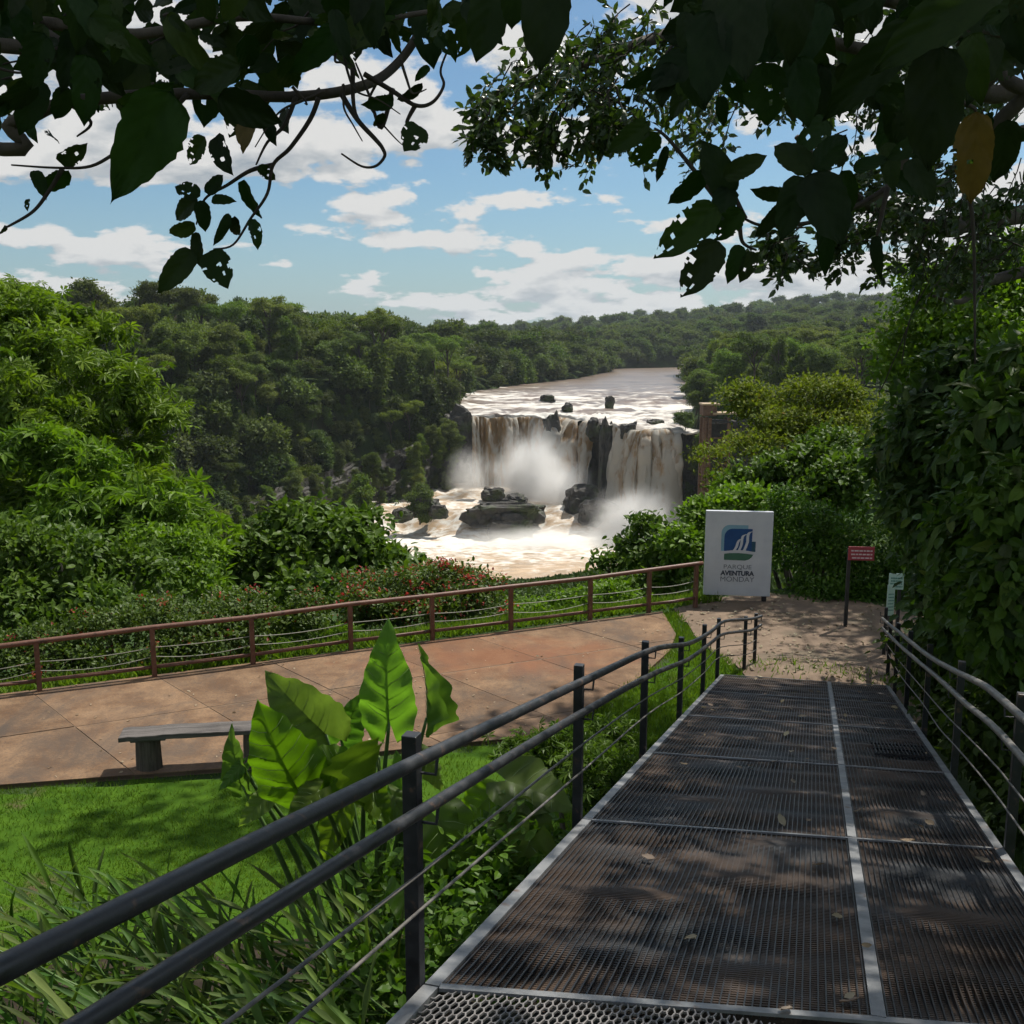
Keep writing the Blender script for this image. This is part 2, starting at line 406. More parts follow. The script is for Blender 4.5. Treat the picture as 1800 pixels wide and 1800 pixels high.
# ==================================================================== TERRAIN
# fence line (edge of the plaza towards the gorge)
FA = np.array([-7.33, 15.21]); FB = np.array([3.75, 20.36]); FD = (FB - FA) / np.linalg.norm(FB - FA); FN = np.array([-FD[1], FD[0]])
PROF = np.array([(-60, 0), (0, -.02), (.6, -.06), (2, -.55), (5, -2.2), (10, -4.3), (25, -8.5), (42, -12.6), (66, -17.2), (86, -21.8), (105, -29.0), (130, -38.5), (152, -47), (166, -54), (400, -62)])
def near_h(x, y):
    d = (x - FA[0]) * FN[0] + (y - FA[1]) * FN[1]
    z = np.interp(d, PROF[:, 0], PROF[:, 1])
    # the right-hand bank carries on as a shoulder before dropping
    sh = sstep((x - 5) / 14) * np.clip(d, 0, 60) * .10
    z = z + sh * sstep((90 - d) / 40)
    z = z + (fbm(x / 9, y / 9) - .5) * np.clip(d, 0, 20) * .16
    z = z + np.clip(-x, -10, 40) * .06 * sstep((d - 25) / 40)
    s = x * math.sin(AZ) + y * math.cos(AZ); c = x * math.cos(AZ) - y * math.sin(AZ)
    rise = sstep((10.5 - s) / 11) * 2.3                       # ground climbs towards the head of the ramp
    rise = rise * sstep((c + 7.5) / 5.5)
    z = z + rise * (d < 0)
    # landing at the foot of the ramp
    z = z + .30 * np.exp(-((x - 4.6) ** 2 + (y - 15.4) ** 2) / 1.7) * (d < 0)
    # bank on the right of the walkway
    z = z + sstep((c - 2.0) / 5) * 1.7 * sstep((26 - y) / 8)
    return z

gx = np.concatenate([np.linspace(-140, -14, 36)[:-1], np.linspace(-14, 16, 76)[:-1], np.linspace(16, 150, 36)])
gy = np.concatenate([np.linspace(-25, -2, 12)[:-1], np.linspace(-2, 26, 71)[:-1], np.linspace(26, 215, 70)])
X, Y = np.meshgrid(gx, gy); Z = near_h(X, Y)
def grid_faces(nx, ny):
    i = np.arange(nx * ny).reshape(ny, nx)
    return np.stack([i[:-1, :-1].ravel(), i[:-1, 1:].ravel(), i[1:, 1:].ravel(), i[1:, :-1].ravel()], 1)
me = fast_mesh('hillside', np.stack([X.ravel(), Y.ravel(), Z.ravel()], 1), [grid_faces(len(gx), len(gy))], smooth=True)
add('hillside_ground', me, M['slope'], kind='structure')

# far side: gorge, falls plateau, upstream valley, hills to the horizon
def seg_sd(x, y, poly):
    """signed distance to a closed polygon: negative inside"""
    P = np.array(poly, float); Q = np.roll(P, -1, 0); d = np.full(x.shape, 1e9); ins = np.zeros(x.shape, bool)
    for (ax, ay), (bx, by) in zip(P, Q):
        ex, ey = bx - ax, by - ay; t = np.clip(((x - ax) * ex + (y - ay) * ey) / (ex * ex + ey * ey + 1e-9), 0, 1)
        d = np.minimum(d, np.hypot(x - ax - t * ex, y - ay - t * ey))
        c = ((ay > y) != (by > y)) & (x < (bx - ax) * (y - ay) / (by - ay + 1e-12) + ax); ins ^= c
    return np.where(ins, -d, d)
LEFTWALL = [(-13, 303), (-24, 291), (-38, 277), (-52, 246), (-62, 205), (-74, 160), (-92, 110), (-120, 60)]
GORGE = LEFTWALL + [(-120, 0), (330, 0), (330, 185), (150, 190), (88, 204), (64, 222), (51, 245), (44, 261), (34, 268), (22, 290), (10, 300)]
RIVER = [(-13, 303), (-14, 340), (-14, 366), (6, 430), (34, 497), (60, 600), (66, 655), (120, 690), (400, 760), (700, 800), (700, 770), (400, 715), (170, 650), (112, 620), (92, 560), (64, 370), (52, 300), (44, 261), (20, 270), (5, 290)]
def far_h(x, y):
    dG = seg_sd(x, y, GORGE); dR = seg_sd(x, y, RIVER)
    zp = -15.0 + .095 * np.clip(-x - 20, 0, 110) + .085 * np.clip(x - 75, 0, 160) * sstep((y - 250) / 60)
    far = sstep((y - 560) / 260)
    zf = -9 + .085 * np.clip(x - 70, -60, 420) + .02 * np.clip(y - 900, 0, 500)
    zp = zp * (1 - far) + zf * far
    zp = zp + (fbm(x / 60, y / 60) - .5) * 7 * (1 + far)
    wall = np.where(x < 10, 52 - 34 * sstep((y - 215) / 70), 15)
    zz = -58 + (zp + 58) * sstep(.04 + dG / wall)
    zz = np.where(dG < 0, -58, zz)
    bank = np.clip(dR / 26, 0, 1)
    zr = -24 + (np.maximum(zz, -24) + 24) * sstep(.28 + bank) * (dR > 0)
    return np.where((dR < 26) & (dG > 0), np.minimum(zz, zr), zz) + H

fx = np.unique(np.concatenate([np.linspace(-900, -160, 34), np.linspace(-160, 190, 126), np.linspace(190, 1500, 50)]))
fy = np.unique(np.concatenate([np.linspace(40, 420, 130), np.linspace(420, 1000, 60), np.linspace(1000, 3500, 30)]))
X, Y = np.meshgrid(fx, fy); Z = far_h(X, Y)
me = fast_mesh('terrain', np.stack([X.ravel(), Y.ravel(), Z.ravel()], 1), [grid_faces(len(fx), len(fy))], smooth=True)
add('gorge_terrain', me, M['cliff'], kind='structure')
b = MB(); b.poly([(-9000, -9000, -62), (9000, -9000, -62), (9000, 9000, -62), (-9000, 9000, -62)])
b.build('outer_ground', M['soil'], kind='structure')

# ---- falls cliff: a rock wall behind the curtains
LIP = [(-17, 305, -22.6), (-11.5, 302, -22.8), (0, 303, -22.9), (9.0, 301, -23.2), (13, 305, -23.2), (18.5, 303, -23.8), (23.5, 292, -23.8), (27, 277, -23.3), (31.5, 268, -23.5), (37, 263, -23.6), (43, 261.5, -23.6), (48, 258, -22.5)]
def lip_at(t):
    """t in 0..len-1"""
    L = np.array(LIP, float); i = np.arange(len(L)); q = np.stack([np.interp(t, i, L[:, j]) for j in range(3)], -1); t = np.asarray(t, float)
    q[..., 1] += (fbm(t * 2.6, t * 0 + 3.3, o=3) - .5) * 4.5; q[..., 2] += (fbm(t * 3.4, t * 0 + 8.1, o=3) - .5) * 1.9; return q
def wall_mesh(plan, z0, z1, nu, nv, amp, back, name, mat):
    P = np.array(plan, float); cum = np.concatenate([[0], np.cumsum(np.hypot(*np.diff(P, axis=0).T))]); s = np.linspace(0, cum[-1], nu)
    px = np.interp(s, cum, P[:, 0]); py = np.interp(s, cum, P[:, 1]); v = np.linspace(0, 1, nv)
    S, Vv = np.meshgrid(s, v); PX = np.tile(px, (nv, 1)); PY = np.tile(py, (nv, 1))
    zt = np.broadcast_to(np.interp(s, cum, z1), (nv, nu)) if hasattr(z1, '__len__') else z1
    ZZ = z0 + (zt - z0) * Vv
    tx = np.gradient(px); ty = np.gradient(py); l = np.hypot(tx, ty); nx = ty / l; ny = -tx / l
    d = amp * ((fbm(S / 5, ZZ / 9, o=4) - .5) * 2 + (np.floor(fbm(S / 9, ZZ / 4 + 9, o=2) * 6) / 6 - .5)) + back * Vv
    V = np.stack([(PX + nx * d).ravel(), (PY + ny * d).ravel(), (ZZ + H).ravel()], 1)
    me = fast_mesh(name, V, [grid_faces(nu, nv)], smooth=False); return add(name, me, mat, kind='structure')
lp = np.array(LIP); wall_mesh(lp[:, :2] + np.array([.3, 2.2]), -57, lp[:, 2] - .9, 160, 44, 1.1, -.6, 'falls_cliff', M['rock'])
wall_mesh([(-64, 214), (-54, 246), (-40, 275), (-26, 289), (-15, 301), (-12, 304)], -57, np.array([-40, -36, -33, -30., -27, -24]), 130, 50, 1.8, -3.0, 'left_cliff', M['rock'])
wall_mesh([(45.5, 262), (47, 258), (53, 243), (66, 221), (90, 203), (150, 189)], -57, np.array([-21, -20, -19, -18, -18, -18]), 110, 44, 1.6, -2.5, 'right_cliff', M['rock'])

# ---- upper river: heightfield that runs down to the lip, with standing waves
nu, nv = 150, 170
us = np.linspace(0, 1, nu)
def river_edges(v):
    Yv = np.array([303, 330, 366, 430, 497, 600, 655, 700, 740]); xl = np.array([-15, -17, -17, 3, 31, 57, 60, 60, 60]); xr = np.array([56, 60, 67, 76, 88, 102, 160, 420, 520])
    return np.interp(v, Yv, xl), np.interp(v, Yv, xr)
lt = lip_at(us * (len(LIP) - 1))
vs = np.linspace(0, 1, nv) ** 1.7
Xr = np.zeros((nv, nu)); Yr = np.zeros((nv, nu))
for j, v in enumerate(vs):
    Yc = 303 + v * 437; a, b_ = river_edges(Yc); k = sstep(np.array(v * 437 / 34.))
    Xr[j] = (lt[:, 0]) * (1 - k) + (a + (b_ - a) * us) * k
    Yr[j] = lt[:, 1] + (Yc - lt[:, 1]) * sstep(np.array(min(1, v * 437 / 30))) if v * 437 < 30 else Yc
drop = np.interp(Yr, [258, 275, 303, 318, 345, 372, 800], [-23.6, -23.2, -22.6, -21.4, -20.0, -19.1, -18.9])
Zr = np.minimum(drop, np.where(vs[:, None] * 437 < 30, lt[None, :, 2] + vs[:, None] * 437 * .12, 0))
turb = np.interp(Yr, [290, 340, 375, 450], [1, .75, .35, .08])
Zr = Zr + turb * ((fbm(Xr / 5, Yr / 2.2, o=4) - .5) * 2.4) + turb * .45 * np.sin(Yr / 2.1 + 3 * fbm(Xr / 20, Yr / 30) * 2)
Zr[0] = lt[:, 2]
foam = np.interp(Yr, [258, 300, 330, 350, 375, 420, 520], [.72, .70, .62, .58, .50, .36, .20]) + .10 * np.sin(Yr / 3.4 + 2 * fbm(Xr / 25, Yr / 40)) * turb + (fbm(Xr / 14, Yr / 6) - .5) * .3 * turb
me = fast_mesh('river', np.stack([Xr.ravel(), Yr.ravel(), (Zr + H).ravel()], 1), [grid_faces(nu, nv)], {'foam': foam.ravel()}, smooth=True)
add('upper_river_water', me, M['river'], kind='structure')

b = MB(); b.poly([(x, y, -19.25 + H) for x, y in RIVER[3:-4]]); b.build('river_bend_water', M['river'], kind='structure')

# ---- plunge basin: terraced foaming water down to the lower pool
bx = np.linspace(-70, 160, 200); by = np.linspace(120, 306, 190); X, Y = np.meshgrid(bx, by)
def basin_h(x, y):
    # upper shelf under the falls, a cascade step, then the pool
    edge = 259 + 3.5 * np.sin(x / 7) - 9 * sstep((x - 20) / 16) + (fbm(x / 6, y / 6) - .5) * 5
    step = sstep((y - edge) / 11)
    z = -50 + step * 5.2 + sstep((y - 276) / 24) * 2.2
    return z + (fbm(x / 3.2, y / 2.6, o=4) - .5) * (.5 + 1.9 * sstep((y - 236) / 20))
Z = basin_h(X, Y)
slope = np.abs(np.gradient(Z, axis=0))
foam = .55 + .1 * (fbm(X / 9, Y / 5) - .5) + .20 * np.exp(-((Y - 250) / 9.) ** 2) - .30 * sstep((238 - Y) / 30) - np.clip(slope, 0, 1.2) * .10
me = fast_mesh('basin', np.stack([X.ravel(), Y.ravel(), (Z + H).ravel()], 1), [grid_faces(len(bx), len(by))], {'foam': foam.ravel()}, smooth=True)
add('plunge_pool_water', me, M['pool'], kind='structure')

# ---- the falls: each curtain its own strand-ridged sheet
fall = empty('waterfall', 'broad muddy waterfall pouring in several curtains over a dark rock ledge', 'waterfall', (12, 285, -45 + H))
def curtain(t0, t1, zbase, throw, brown, seed, nu=70, nv=46, taper=0., label=None, dz=0, lean=0):
    u = np.linspace(0, 1, nu); v = np.linspace(0, 1, nv)
    L = lip_at(t0 + (t1 - t0) * u); tx = np.gradient(L[:, 0]); ty = np.gradient(L[:, 1]); l = np.hypot(tx, ty); nx, ny = ty / l, -tx / l
    U, Vv = np.meshgrid(u, v); arc = np.concatenate([[0], np.cumsum(np.hypot(np.diff(L[:, 0]), np.diff(L[:, 1])))]); S = np.tile(arc, (nv, 1))
    n1 = fbm(S * 1.3 + seed, Vv * 3.2, o=3); n2 = fbm(S * .35 + seed, Vv * 1.1 + 4, o=2)
    hgt = L[:, 2] + dz - zbase
    drp = Vv ** 1.45
    edge = np.minimum(U, 1 - U) * 2
    n3 = fbm(S * 3.1 + seed, Vv * 9, o=3)
    out = throw * np.sqrt(np.clip(Vv, 0, 1)) * (.6 + .8 * n2) + ((n1 - .5) * 3.4 + (n3 - .5) * 1.2) * np.clip(Vv * 5, 0, 1) - .8 * (1 - np.clip(edge * 6, 0, 1)) - .35 * (1 - Vv)
    bulge = (Vv < .12) * 0
    Xc = L[:, 0] + nx * out + (U - .5) * taper * Vv * arc[-1] + lean * Vv
    Yc = L[:, 1] + ny * out
    Zc = L[:, 2] + dz + .25 - hgt * drp + bulge
    V = np.stack([Xc.ravel(), Yc.ravel(), (Zc + H).ravel()], 1) - np.array(fall.location)
    fo = .5 + (n1 - .5) * .9 + (n3 - .5) * .6 + .22 * (Vv - .35) + brown + .25 * np.exp(-(Vv / .05) ** 2) + .15 * (1 - np.clip(edge * 5, 0, 1))
    me = fast_mesh('curtain', V, [grid_faces(nu, nv)], {'foam': fo.ravel()}, smooth=True)
    return add('curtain', me, M['fall'], fall, label)
curtain(.85, 3.05, -45.5, 3.2, -.06, 1.0, 150, 50, label='ochre brown left curtain of the falls')
curtain(3.55, 5.35, -45, 9.0, .14, 5.0, 90, 50, label='white curtain falling in the middle recess', taper=.1)
curtain(5.35, 6.05, -46, 2.6, .05, 9.0, 30, 44, taper=.3, lean=-2.5)
curtain(6.95, 7.45, -47, 1.2, .10, 13.0, 34, 44)
curtain(7.45, 10.08, -50, 5.6, .08, 17.0, 140, 54, label='wide cream curtain at the right end of the falls')

# ---- rocks
ICO = None
def ico(sub):
    import bmesh
    bm = bmesh.new(); bmesh.ops.create_icosphere(bm, subdivisions=sub, radius=1)
    V = np.array([v.co[:] for v in bm.verts]); Fc = np.array([[v.index for v in f.verts] for f in bm.faces]); bm.free(); return V, Fc
IV, IF = ico(4)
def rock(name, label, loc, size, seed, cat='rock', group=None, flat=.75, rot=0):
    rg_ = .45 if 'pillar' in name else 1.0
    V = IV.copy(); n = fbm(V[:, 0] * 1.3 + seed, V[:, 1] * 1.3, V[:, 2] * 1.3 + seed, 4)
    V = np.sign(V) * np.abs(V) ** flat
    V = V * (.80 + .7 * (n - .5) + .15 * np.round(n * 6) / 6)[:, None]
    V = V * (1 + rg_ * .34 * (fbm(IV[:, 0] * 4.2 + seed, IV[:, 1] * 4.2, IV[:, 2] * 4.2, 4) - .5) + rg_ * .10 * np.round(3 * fbm(IV[:, 0] * 2.2 + seed, IV[:, 1] * 2.2 + 5, IV[:, 2] * 3.2, 2)))[:, None]
    V = V * np.array(size)
    me = fast_mesh(name, V, [IF]); o = add(name, me, M['rock'], label=label, cat=cat, group=group)
    o.location = loc; o.rotation_euler = (0, 0, rot); return o
def zc(px, py, Yd): return at(px, py, Yd)
rock('boulder', 'long flat topped boulder in the middle of the foaming rapids', zc(893, 908, 262), (9.4, 4.4, 3.4), 3, flat=.5)
rock('boulder', 'rounded boulder sitting on top of the long flat rapids boulder', zc(906, 888, 264), (3.0, 2.2, 2.6), 12, group=None)
rock('boulder', 'squat mossy base rock under the long flat boulder with thin trickles', zc(897, 934, 258), (6.4, 3.4, 4.4), 31, flat=.6)
rock('boulder', 'low boulder in the foam left of the rising spray', zc(867, 871, 282), (3.3, 2.6, 2.4), 8)
rock('boulder', 'sloping boulder in the mist below the right curtain', zc(1022, 888, 272), (5.4, 3.6, 4.6), 21)
rock('boulder', 'lower shoulder boulder right of the rapids fading into mist', zc(1052, 905, 266), (5.2, 3.4, 3.8), 25)
rock('boulder', 'small boulder among the white water at the left bank', zc(772, 900, 258), (2.2, 1.7, 1.7), 5)
rock('boulder', 'angular boulder below the shrub on the left bank', zc(748, 892, 262), (3.2, 2.4, 2.7), 44)
rock('boulder', 'dark boulder at the far left edge of the rapids', zc(706, 905, 258), (2.6, 2.0, 1.7), 51)
rock('rock_pillar', 'dark rock pillar splitting the left and middle curtains', Vector((12.0, 300.5, -31.5 + H)), (2.8, 2.4, 10.5), 61, flat=.8)
rock('rock_pillar', 'mossy rock column standing between the thin right streams', Vector((25.8, 279.0, -35.0 + H)), (2.0, 2.8, 14.0), 66, flat=.75)
rock('rock_pillar', 'mossy rock knob at the head of the middle curtain', Vector((23.0, 287.0, -25.4 + H)), (2.5, 2.6, 3.6), 71, flat=.8)
rock('rock_pillar', 'low mossy rock at the lip beside the wide right curtain', Vector((30.8, 270.5, -25.0 + H)), (2.2, 2.2, 3.4), 78, flat=.65)
rock('river_rock', 'small dark rock breaking the rapids above the left curtain', zc(962, 700, 338), (2.3, 1.2, 1.1), 81)
rock('river_rock', 'small pointed rock breaking the rapids above the middle curtain', zc(998, 719, 312), (1.6, 1.0, 1.6), 84)
rock('river_rock', 'tall narrow rock standing in the rapids right of centre', zc(1071, 711, 318), (1.5, 1.0, 2.6), 88)
rock('river_rock', 'dark rock just behind the lip of the wide right curtain', zc(1152, 744, 284), (2.6, 1.5, 1.1), 93)

# ==================================================================== FOLIAGE
def arr(*a): return np.array(a, float)
K_DIA = (arr((0, 0, 0), (-.28, .45, .06), (0, 1, -.08), (.28, .45, .06)), [np.array([[0, 3, 2], [0, 2, 1]])])
K_OV = (arr((0, 0, 0), (0, .36, -.05), (0, .70, -.05), (0, 1, -.14), (-.24, .22, .03), (-.25, .58, .01), (.24, .22, .03), (.25, .58, .01)),
        [np.array([[0, 1, 4], [2, 3, 5], [0, 6, 1], [2, 7, 3]]), np.array([[1, 2, 5, 4], [1, 6, 7, 2]])])
def palm_kind(n=7, spread=2.5, w=.10, l=1.0):
    V = []; Fc = []
    for i in range(n):
        a = (i / (n - 1) - .5) * spread * 2; r = l * (1 - .25 * abs(i / (n - 1) - .5) * 2)
        c, s_ = math.cos(a), math.sin(a); b = len(V)
        for x, y, z in ((0, .04, 0), (-w, .55, -.05), (0, 1, -.30), (w, .55, -.05)):
            V.append((c * x * r + s_ * y * r, -s_ * x * r + c * y * r, z * r))
        Fc += [[b, b + 3, b + 2], [b, b + 2, b + 1]]
    return np.array(V), [np.array(Fc)]
K_PALM = palm_kind(7, 2.3, .15)
def unit(v): return v / np.maximum(np.linalg.norm(v, axis=1, keepdims=True), 1e-9)
def leaves(kind, P, D, N, S, tint):
    """scatter a leaf shape: position, axis, normal, size"""
    LV, LF = kind; y = unit(D); z = unit(N - y * np.sum(N * y, 1, keepdims=True)); x = np.cross(y, z)
    V = P[:, None, :] + S[:, None, None] * (LV[None, :, 0, None] * x[:, None] + LV[None, :, 1, None] * y[:, None] + LV[None, :, 2, None] * z[:, None])
    n, m = len(P), len(LV); off = (np.arange(n) * m)[:, None, None]
    polys = [(f[None] + off).reshape(-1, f.shape[1]) for f in LF]
    return V.reshape(-1, 3), polys, np.repeat(tint, m)
def merge(parts):
    V = []; P = {}; T = []; o = 0
    for v, ps, t in parts:
        V.append(v); T.append(t)
        for p in ps: P.setdefault(p.shape[1], []).append(p + o)
        o += len(v)
    return np.concatenate(V), [np.concatenate(q) for q in P.values()], np.concatenate(T)
def sub_blobs(r, bl, k=7, f=(.28, .48)):
    """break each mass into smaller boughs set on its outer skin, leaving gaps between them"""
    out = []
    for c, s_ in bl:
        c = np.array(c); s_ = np.array(s_)
        for _ in range(k):
            d = r.normal(size=3); d[2] += .35; d /= np.linalg.norm(d); q = r.uniform(*f); out.append((c + d * s_ * r.uniform(.55, .95), tuple(s_ * q * np.array([1.15, 1.15, .8]))))
        out.append((c, tuple(s_ * .62)))
    return out
def blob_leaves(r, blobs, ncl, per, size, kind=K_DIA, spread=.5, droop=.25, top=.35, shell=(.72, 1.05), tint=None, out=.9, frond=False):
    """clumps of leaves on the upper and outer skin of a set of ellipsoids; coherent per clump so crowns show light and dark"""
    B = np.array([list(c) + list(s) for c, s in blobs], float); w = (B[:, 3] * B[:, 4] + B[:, 4] * B[:, 5] + B[:, 3] * B[:, 5]); w /= w.sum()
    k = r.choice(len(B), ncl, p=w); d = unit(r.normal(size=(ncl, 3)) + np.array([0, 0, top])); rad = r.uniform(*shell, ncl)[:, None]
    C = B[k, :3] + d * rad * B[k, 3:]; nrm = unit(d / B[k, 3:])
    ct = r.uniform(0, 1, ncl)
    C = np.repeat(C, per, 0); nrm = np.repeat(nrm, per, 0); n = len(C)
    P = C + r.normal(size=(n, 3)) * spread * np.array([1, 1, .6])
    D = unit(nrm * out + r.normal(size=(n, 3)) * .75 + np.array([0, 0, -droop])); N = unit(nrm * .7 + np.array([0, 0, .75]) + r.normal(size=(n, 3)) * .45)
    S = size * r.uniform(.65, 1.25, n); t = np.clip(np.repeat(ct, per) * .55 + r.uniform(0, .45, n), 0, 1)
    if tint is not None: t = tint(P, t)
    return leaves(kind, P, D, N, S, t)
def mesh_of(name, parts):
    V, Pp, T = merge(parts); return fast_mesh(name, V, Pp, {'tint': T})
def trunk_mesh(r, h, rad, limbs=5, spreadr=2.5, lean=.05, crown0=.5, n=7):
    b = MB(); top = Vector((r.normal() * lean * h, r.normal() * lean * h, h * .82))
    mid = top * .5 + Vector((r.normal() * .04 * h, r.normal() * .04 * h, 0))
    b.tube(catmull([(0, 0, -1.5), (0, 0, 0), mid, top], 4), np.linspace(rad * 1.15, rad * .4, 13), n)
    for i in range(limbs):
        a = r.uniform(0, 6.28); f = r.uniform(crown0, .85); st = mid.lerp(top, max(0, (f - .5) * 2)) if f > .5 else mid * (f * 2)
        e = st + Vector((math.cos(a) * spreadr, math.sin(a) * spreadr, r.uniform(.12, .3) * h)); m_ = st.lerp(e, .5) + Vector((0, 0, .05 * h))
        b.tube([st, m_, e], [rad * .45, rad * .3, rad * .1], 5)
    return b.mesh('trunk', True)

# forest tree prototypes: (crown mesh, trunk mesh, height)
def forest_proto(seed, h, wid, style, n=1250, per=9, size=.50):
    r = np.random.default_rng(seed); bl = []
    if style == 'round':
        for i in range(9):
            a = r.uniform(0, 6.28); q = r.uniform(.15, .75) * wid
            bl.append(((math.cos(a) * q, math.sin(a) * q, h * r.uniform(.55, .86)), (wid * r.uniform(.35, .55), wid * r.uniform(.35, .55), h * r.uniform(.10, .17))))
        bl.append(((0, 0, h * .66), (wid * .8, wid * .8, h * .26)))
    elif style == 'umbrella':
        for i in range(8):
            a = i * .8 + r.uniform(0, .5); q = r.uniform(.35, .95) * wid
            bl.append(((math.cos(a) * q, math.sin(a) * q, h * r.uniform(.80, .95)), (wid * r.uniform(.35, .5), wid * r.uniform(.35, .5), h * .055)))
    elif style == 'tall':
        for i in range(10):
            a = r.uniform(0, 6.28); f = i / 9; q = wid * .45 * (1 - f * .5)
            bl.append(((math.cos(a) * q, math.sin(a) * q, h * (.28 + .62 * f)), (wid * (.62 - .25 * f), wid * (.62 - .25 * f), h * .12)))
    else:  # vine-draped column / slope bush
        for i in range(10):
            a = r.uniform(0, 6.28); f = i / 9; q = wid * .5
            bl.append(((math.cos(a) * q, math.sin(a) * q, h * (.05 + .85 * f)), (wid * r.uniform(.4, .6), wid * r.uniform(.4, .6), h * .13)))
    c = fast_mesh('crown', *(lambda m_: (m_[0], m_[1], {'tint': m_[2]}))(merge([blob_leaves(r, sub_blobs(r, bl, 5, (.22, .5)) if style != 'umbrella' else sub_blobs(r, bl, 2, (.3, .6)), n, per, size, spread=size * .8, shell=(.6, 1.15), droop=.5 if style == 'vine' else .2)])))
    c.materials.append(M['forest'])
    t = trunk_mesh(r, h, .018 * h + .06, 6, wid * .7); t.materials.append(M['bark'])
    return c, t, h
PROTO = {
    'round': [forest_proto(11, 13, 4.6, 'round'), forest_proto(12, 15, 5.4, 'round', 1500), forest_proto(13, 11, 4.2, 'round'), forest_proto(14, 14, 4.4, 'round')],
    'umbrella': [forest_proto(21, 18, 5.6, 'umbrella', 800), forest_proto(22, 20, 5.0, 'umbrella', 760)],
    'tall': [forest_proto(31, 17, 3.4, 'tall'), forest_proto(32, 15, 3.0, 'tall')],
    'vine': [forest_proto(41, 9, 2.8, 'vine', 1250), forest_proto(42, 8, 3.4, 'vine', 1250), forest_proto(43, 11, 2.6, 'vine', 1250)],
}
def palm_proto(seed, h, fr=2.6):
    r = np.random.default_rng(seed); parts = []; P, D, N, S = [], [], [], []
    for i in range(22):
        a = i * 2.4; e = r.uniform(-.2, 1.1); p = np.array([0, 0, h]); d = np.array([math.cos(a) * math.cos(e), math.sin(a) * math.cos(e), math.sin(e)])
        for k in range(11):
            p = p + d * fr / 11; d = d + np.array([0, 0, -.13]); d /= np.linalg.norm(d); sd = np.cross(d, [0, 0, 1])
            for s_ in (-1, 1): P.append(p); D.append(sd * s_ + d * .5 + np.array([0, 0, -.25])); N.append([0, 0, 1.]); S.append(.75 * (1 - abs(k - 5) / 9))
    g = leaves(K_DIA, np.array(P), np.array(D), np.array(N), np.array(S), r.random(len(P)))
    c = fast_mesh('crown', g[0], g[1], {'tint': g[2]}); c.materials.append(M['forest'])
    b = MB(); b.tube(catmull([(0, 0, -1), (.2, 0, h * .5), (0, 0, h)], 4), np.linspace(.22, .14, 9), 8); t = b.mesh('trunk', True); t.materials.append(M['bark']); return c, t, h
PROTO['palm'] = [palm_proto(61, 11), palm_proto(62, 13)]
def put_tree(name, proto, loc, s, rz, label, cat='tree', group=None, sz=1.0):
    c, t, h = proto
    o = empty(name, label, cat, loc, group); o.scale = (s, s, s * sz); o.rotation_euler = (0, 0, rz)
    add('trunk', t, None, o); add('crown', c, None, o); return o
def project(p):
    """pixel of a world point"""
    x, y, z = p[0], p[1], p[2] - H
    fwd = y * math.cos(TH) - z * math.sin(TH); up = y * math.sin(TH) + z * math.cos(TH)
    return 900 + F * x / fwd, 900 - F * up / fwd
def scatter(n, xr, yr, dmin, ok, r):
    """dart throwing with a hash grid; ok works on arrays"""
    xs = r.uniform(*xr, n); ys = r.uniform(*yr, n); k_ = ok(xs, ys); xs, ys = xs[k_], ys[k_]; pts = []; g = {}
    for x, y in zip(xs.tolist(), ys.tolist()):
        k = (int(x // dmin), int(y // dmin))
        if any((x - q[0]) ** 2 + (y - q[1]) ** 2 < dmin * dmin for a in (-1, 0, 1) for b_ in (-1, 0, 1) for q in g.get((k[0] + a, k[1] + b_), ())): continue
        g.setdefault(k, []).append((x, y)); pts.append((x, y))
    return pts
def sdG(x, y): return seg_sd(np.asarray(x, float), np.asarray(y, float), GORGE)
def sdR(x, y): return seg_sd(np.asarray(x, float), np.asarray(y, float), RIVER)
def fh(x, y): return float(far_h(np.array([float(x)]), np.array([float(y)]))[0])
def with_h(pts, r, lo, hi):
    if not pts: return []
    P = np.array(pts); z = far_h(P[:, 0], P[:, 1]); return [(a[0], a[1], b_, c) for a, b_, c in zip(P.tolist(), z.tolist(), r.uniform(lo, hi, len(P)).tolist())]
def in_view(x, y, z, m=120):
    px, py = project((x, y, z)); return (-m < px) & (px < 1800 + m)

rt = np.random.default_rng(5)
# left gorge slope and its rim
def wall_w(y): return 52 - 34 * sstep((np.asarray(y, float) - 215) / 70)
def ok_wall(x, y):
    g = sdG(x, y); return (x < -8) & (g > -1.5) & (g < wall_w(y) * .8) & (sdR(x, y) > 2) & in_view(x, y, -10)
def ok_rim(x, y):
    g = sdG(x, y); return (x < -8) & (g >= wall_w(y) * .8) & (g < wall_w(y) * .8 + 34) & (sdR(x, y) > 2) & in_view(x, y, -10)
stuffpts = []; wallstuff = []
wallp = with_h(scatter(16000, (-170, -10), (120, 345), 2.7, ok_wall, rt), rt, .75, 1.25)
rimp = with_h(scatter(6000, (-190, -10), (120, 345), 6.0, ok_rim, rt), rt, .58, 1.2)
rt.shuffle(wallp); rimp.sort(key=lambda q: -q[1])
LAB_W = {'vine': 'vine draped tree clinging to the steep left gorge wall', 'round': 'round crowned tree rooted on the steep left gorge wall', 'umbrella': 'thin trunked flat crowned tree on the steep left gorge wall', 'palm': 'palm standing among the trees on the left gorge wall'}
LAB_R = {'round': 'dark rounded forest tree on the rim above the left gorge wall', 'tall': 'narrow upright forest tree on the rim above the left gorge wall', 'umbrella': 'flat crowned forest tree on the rim above the left gorge wall', 'palm': 'palm rising among the trees on the left rim'}
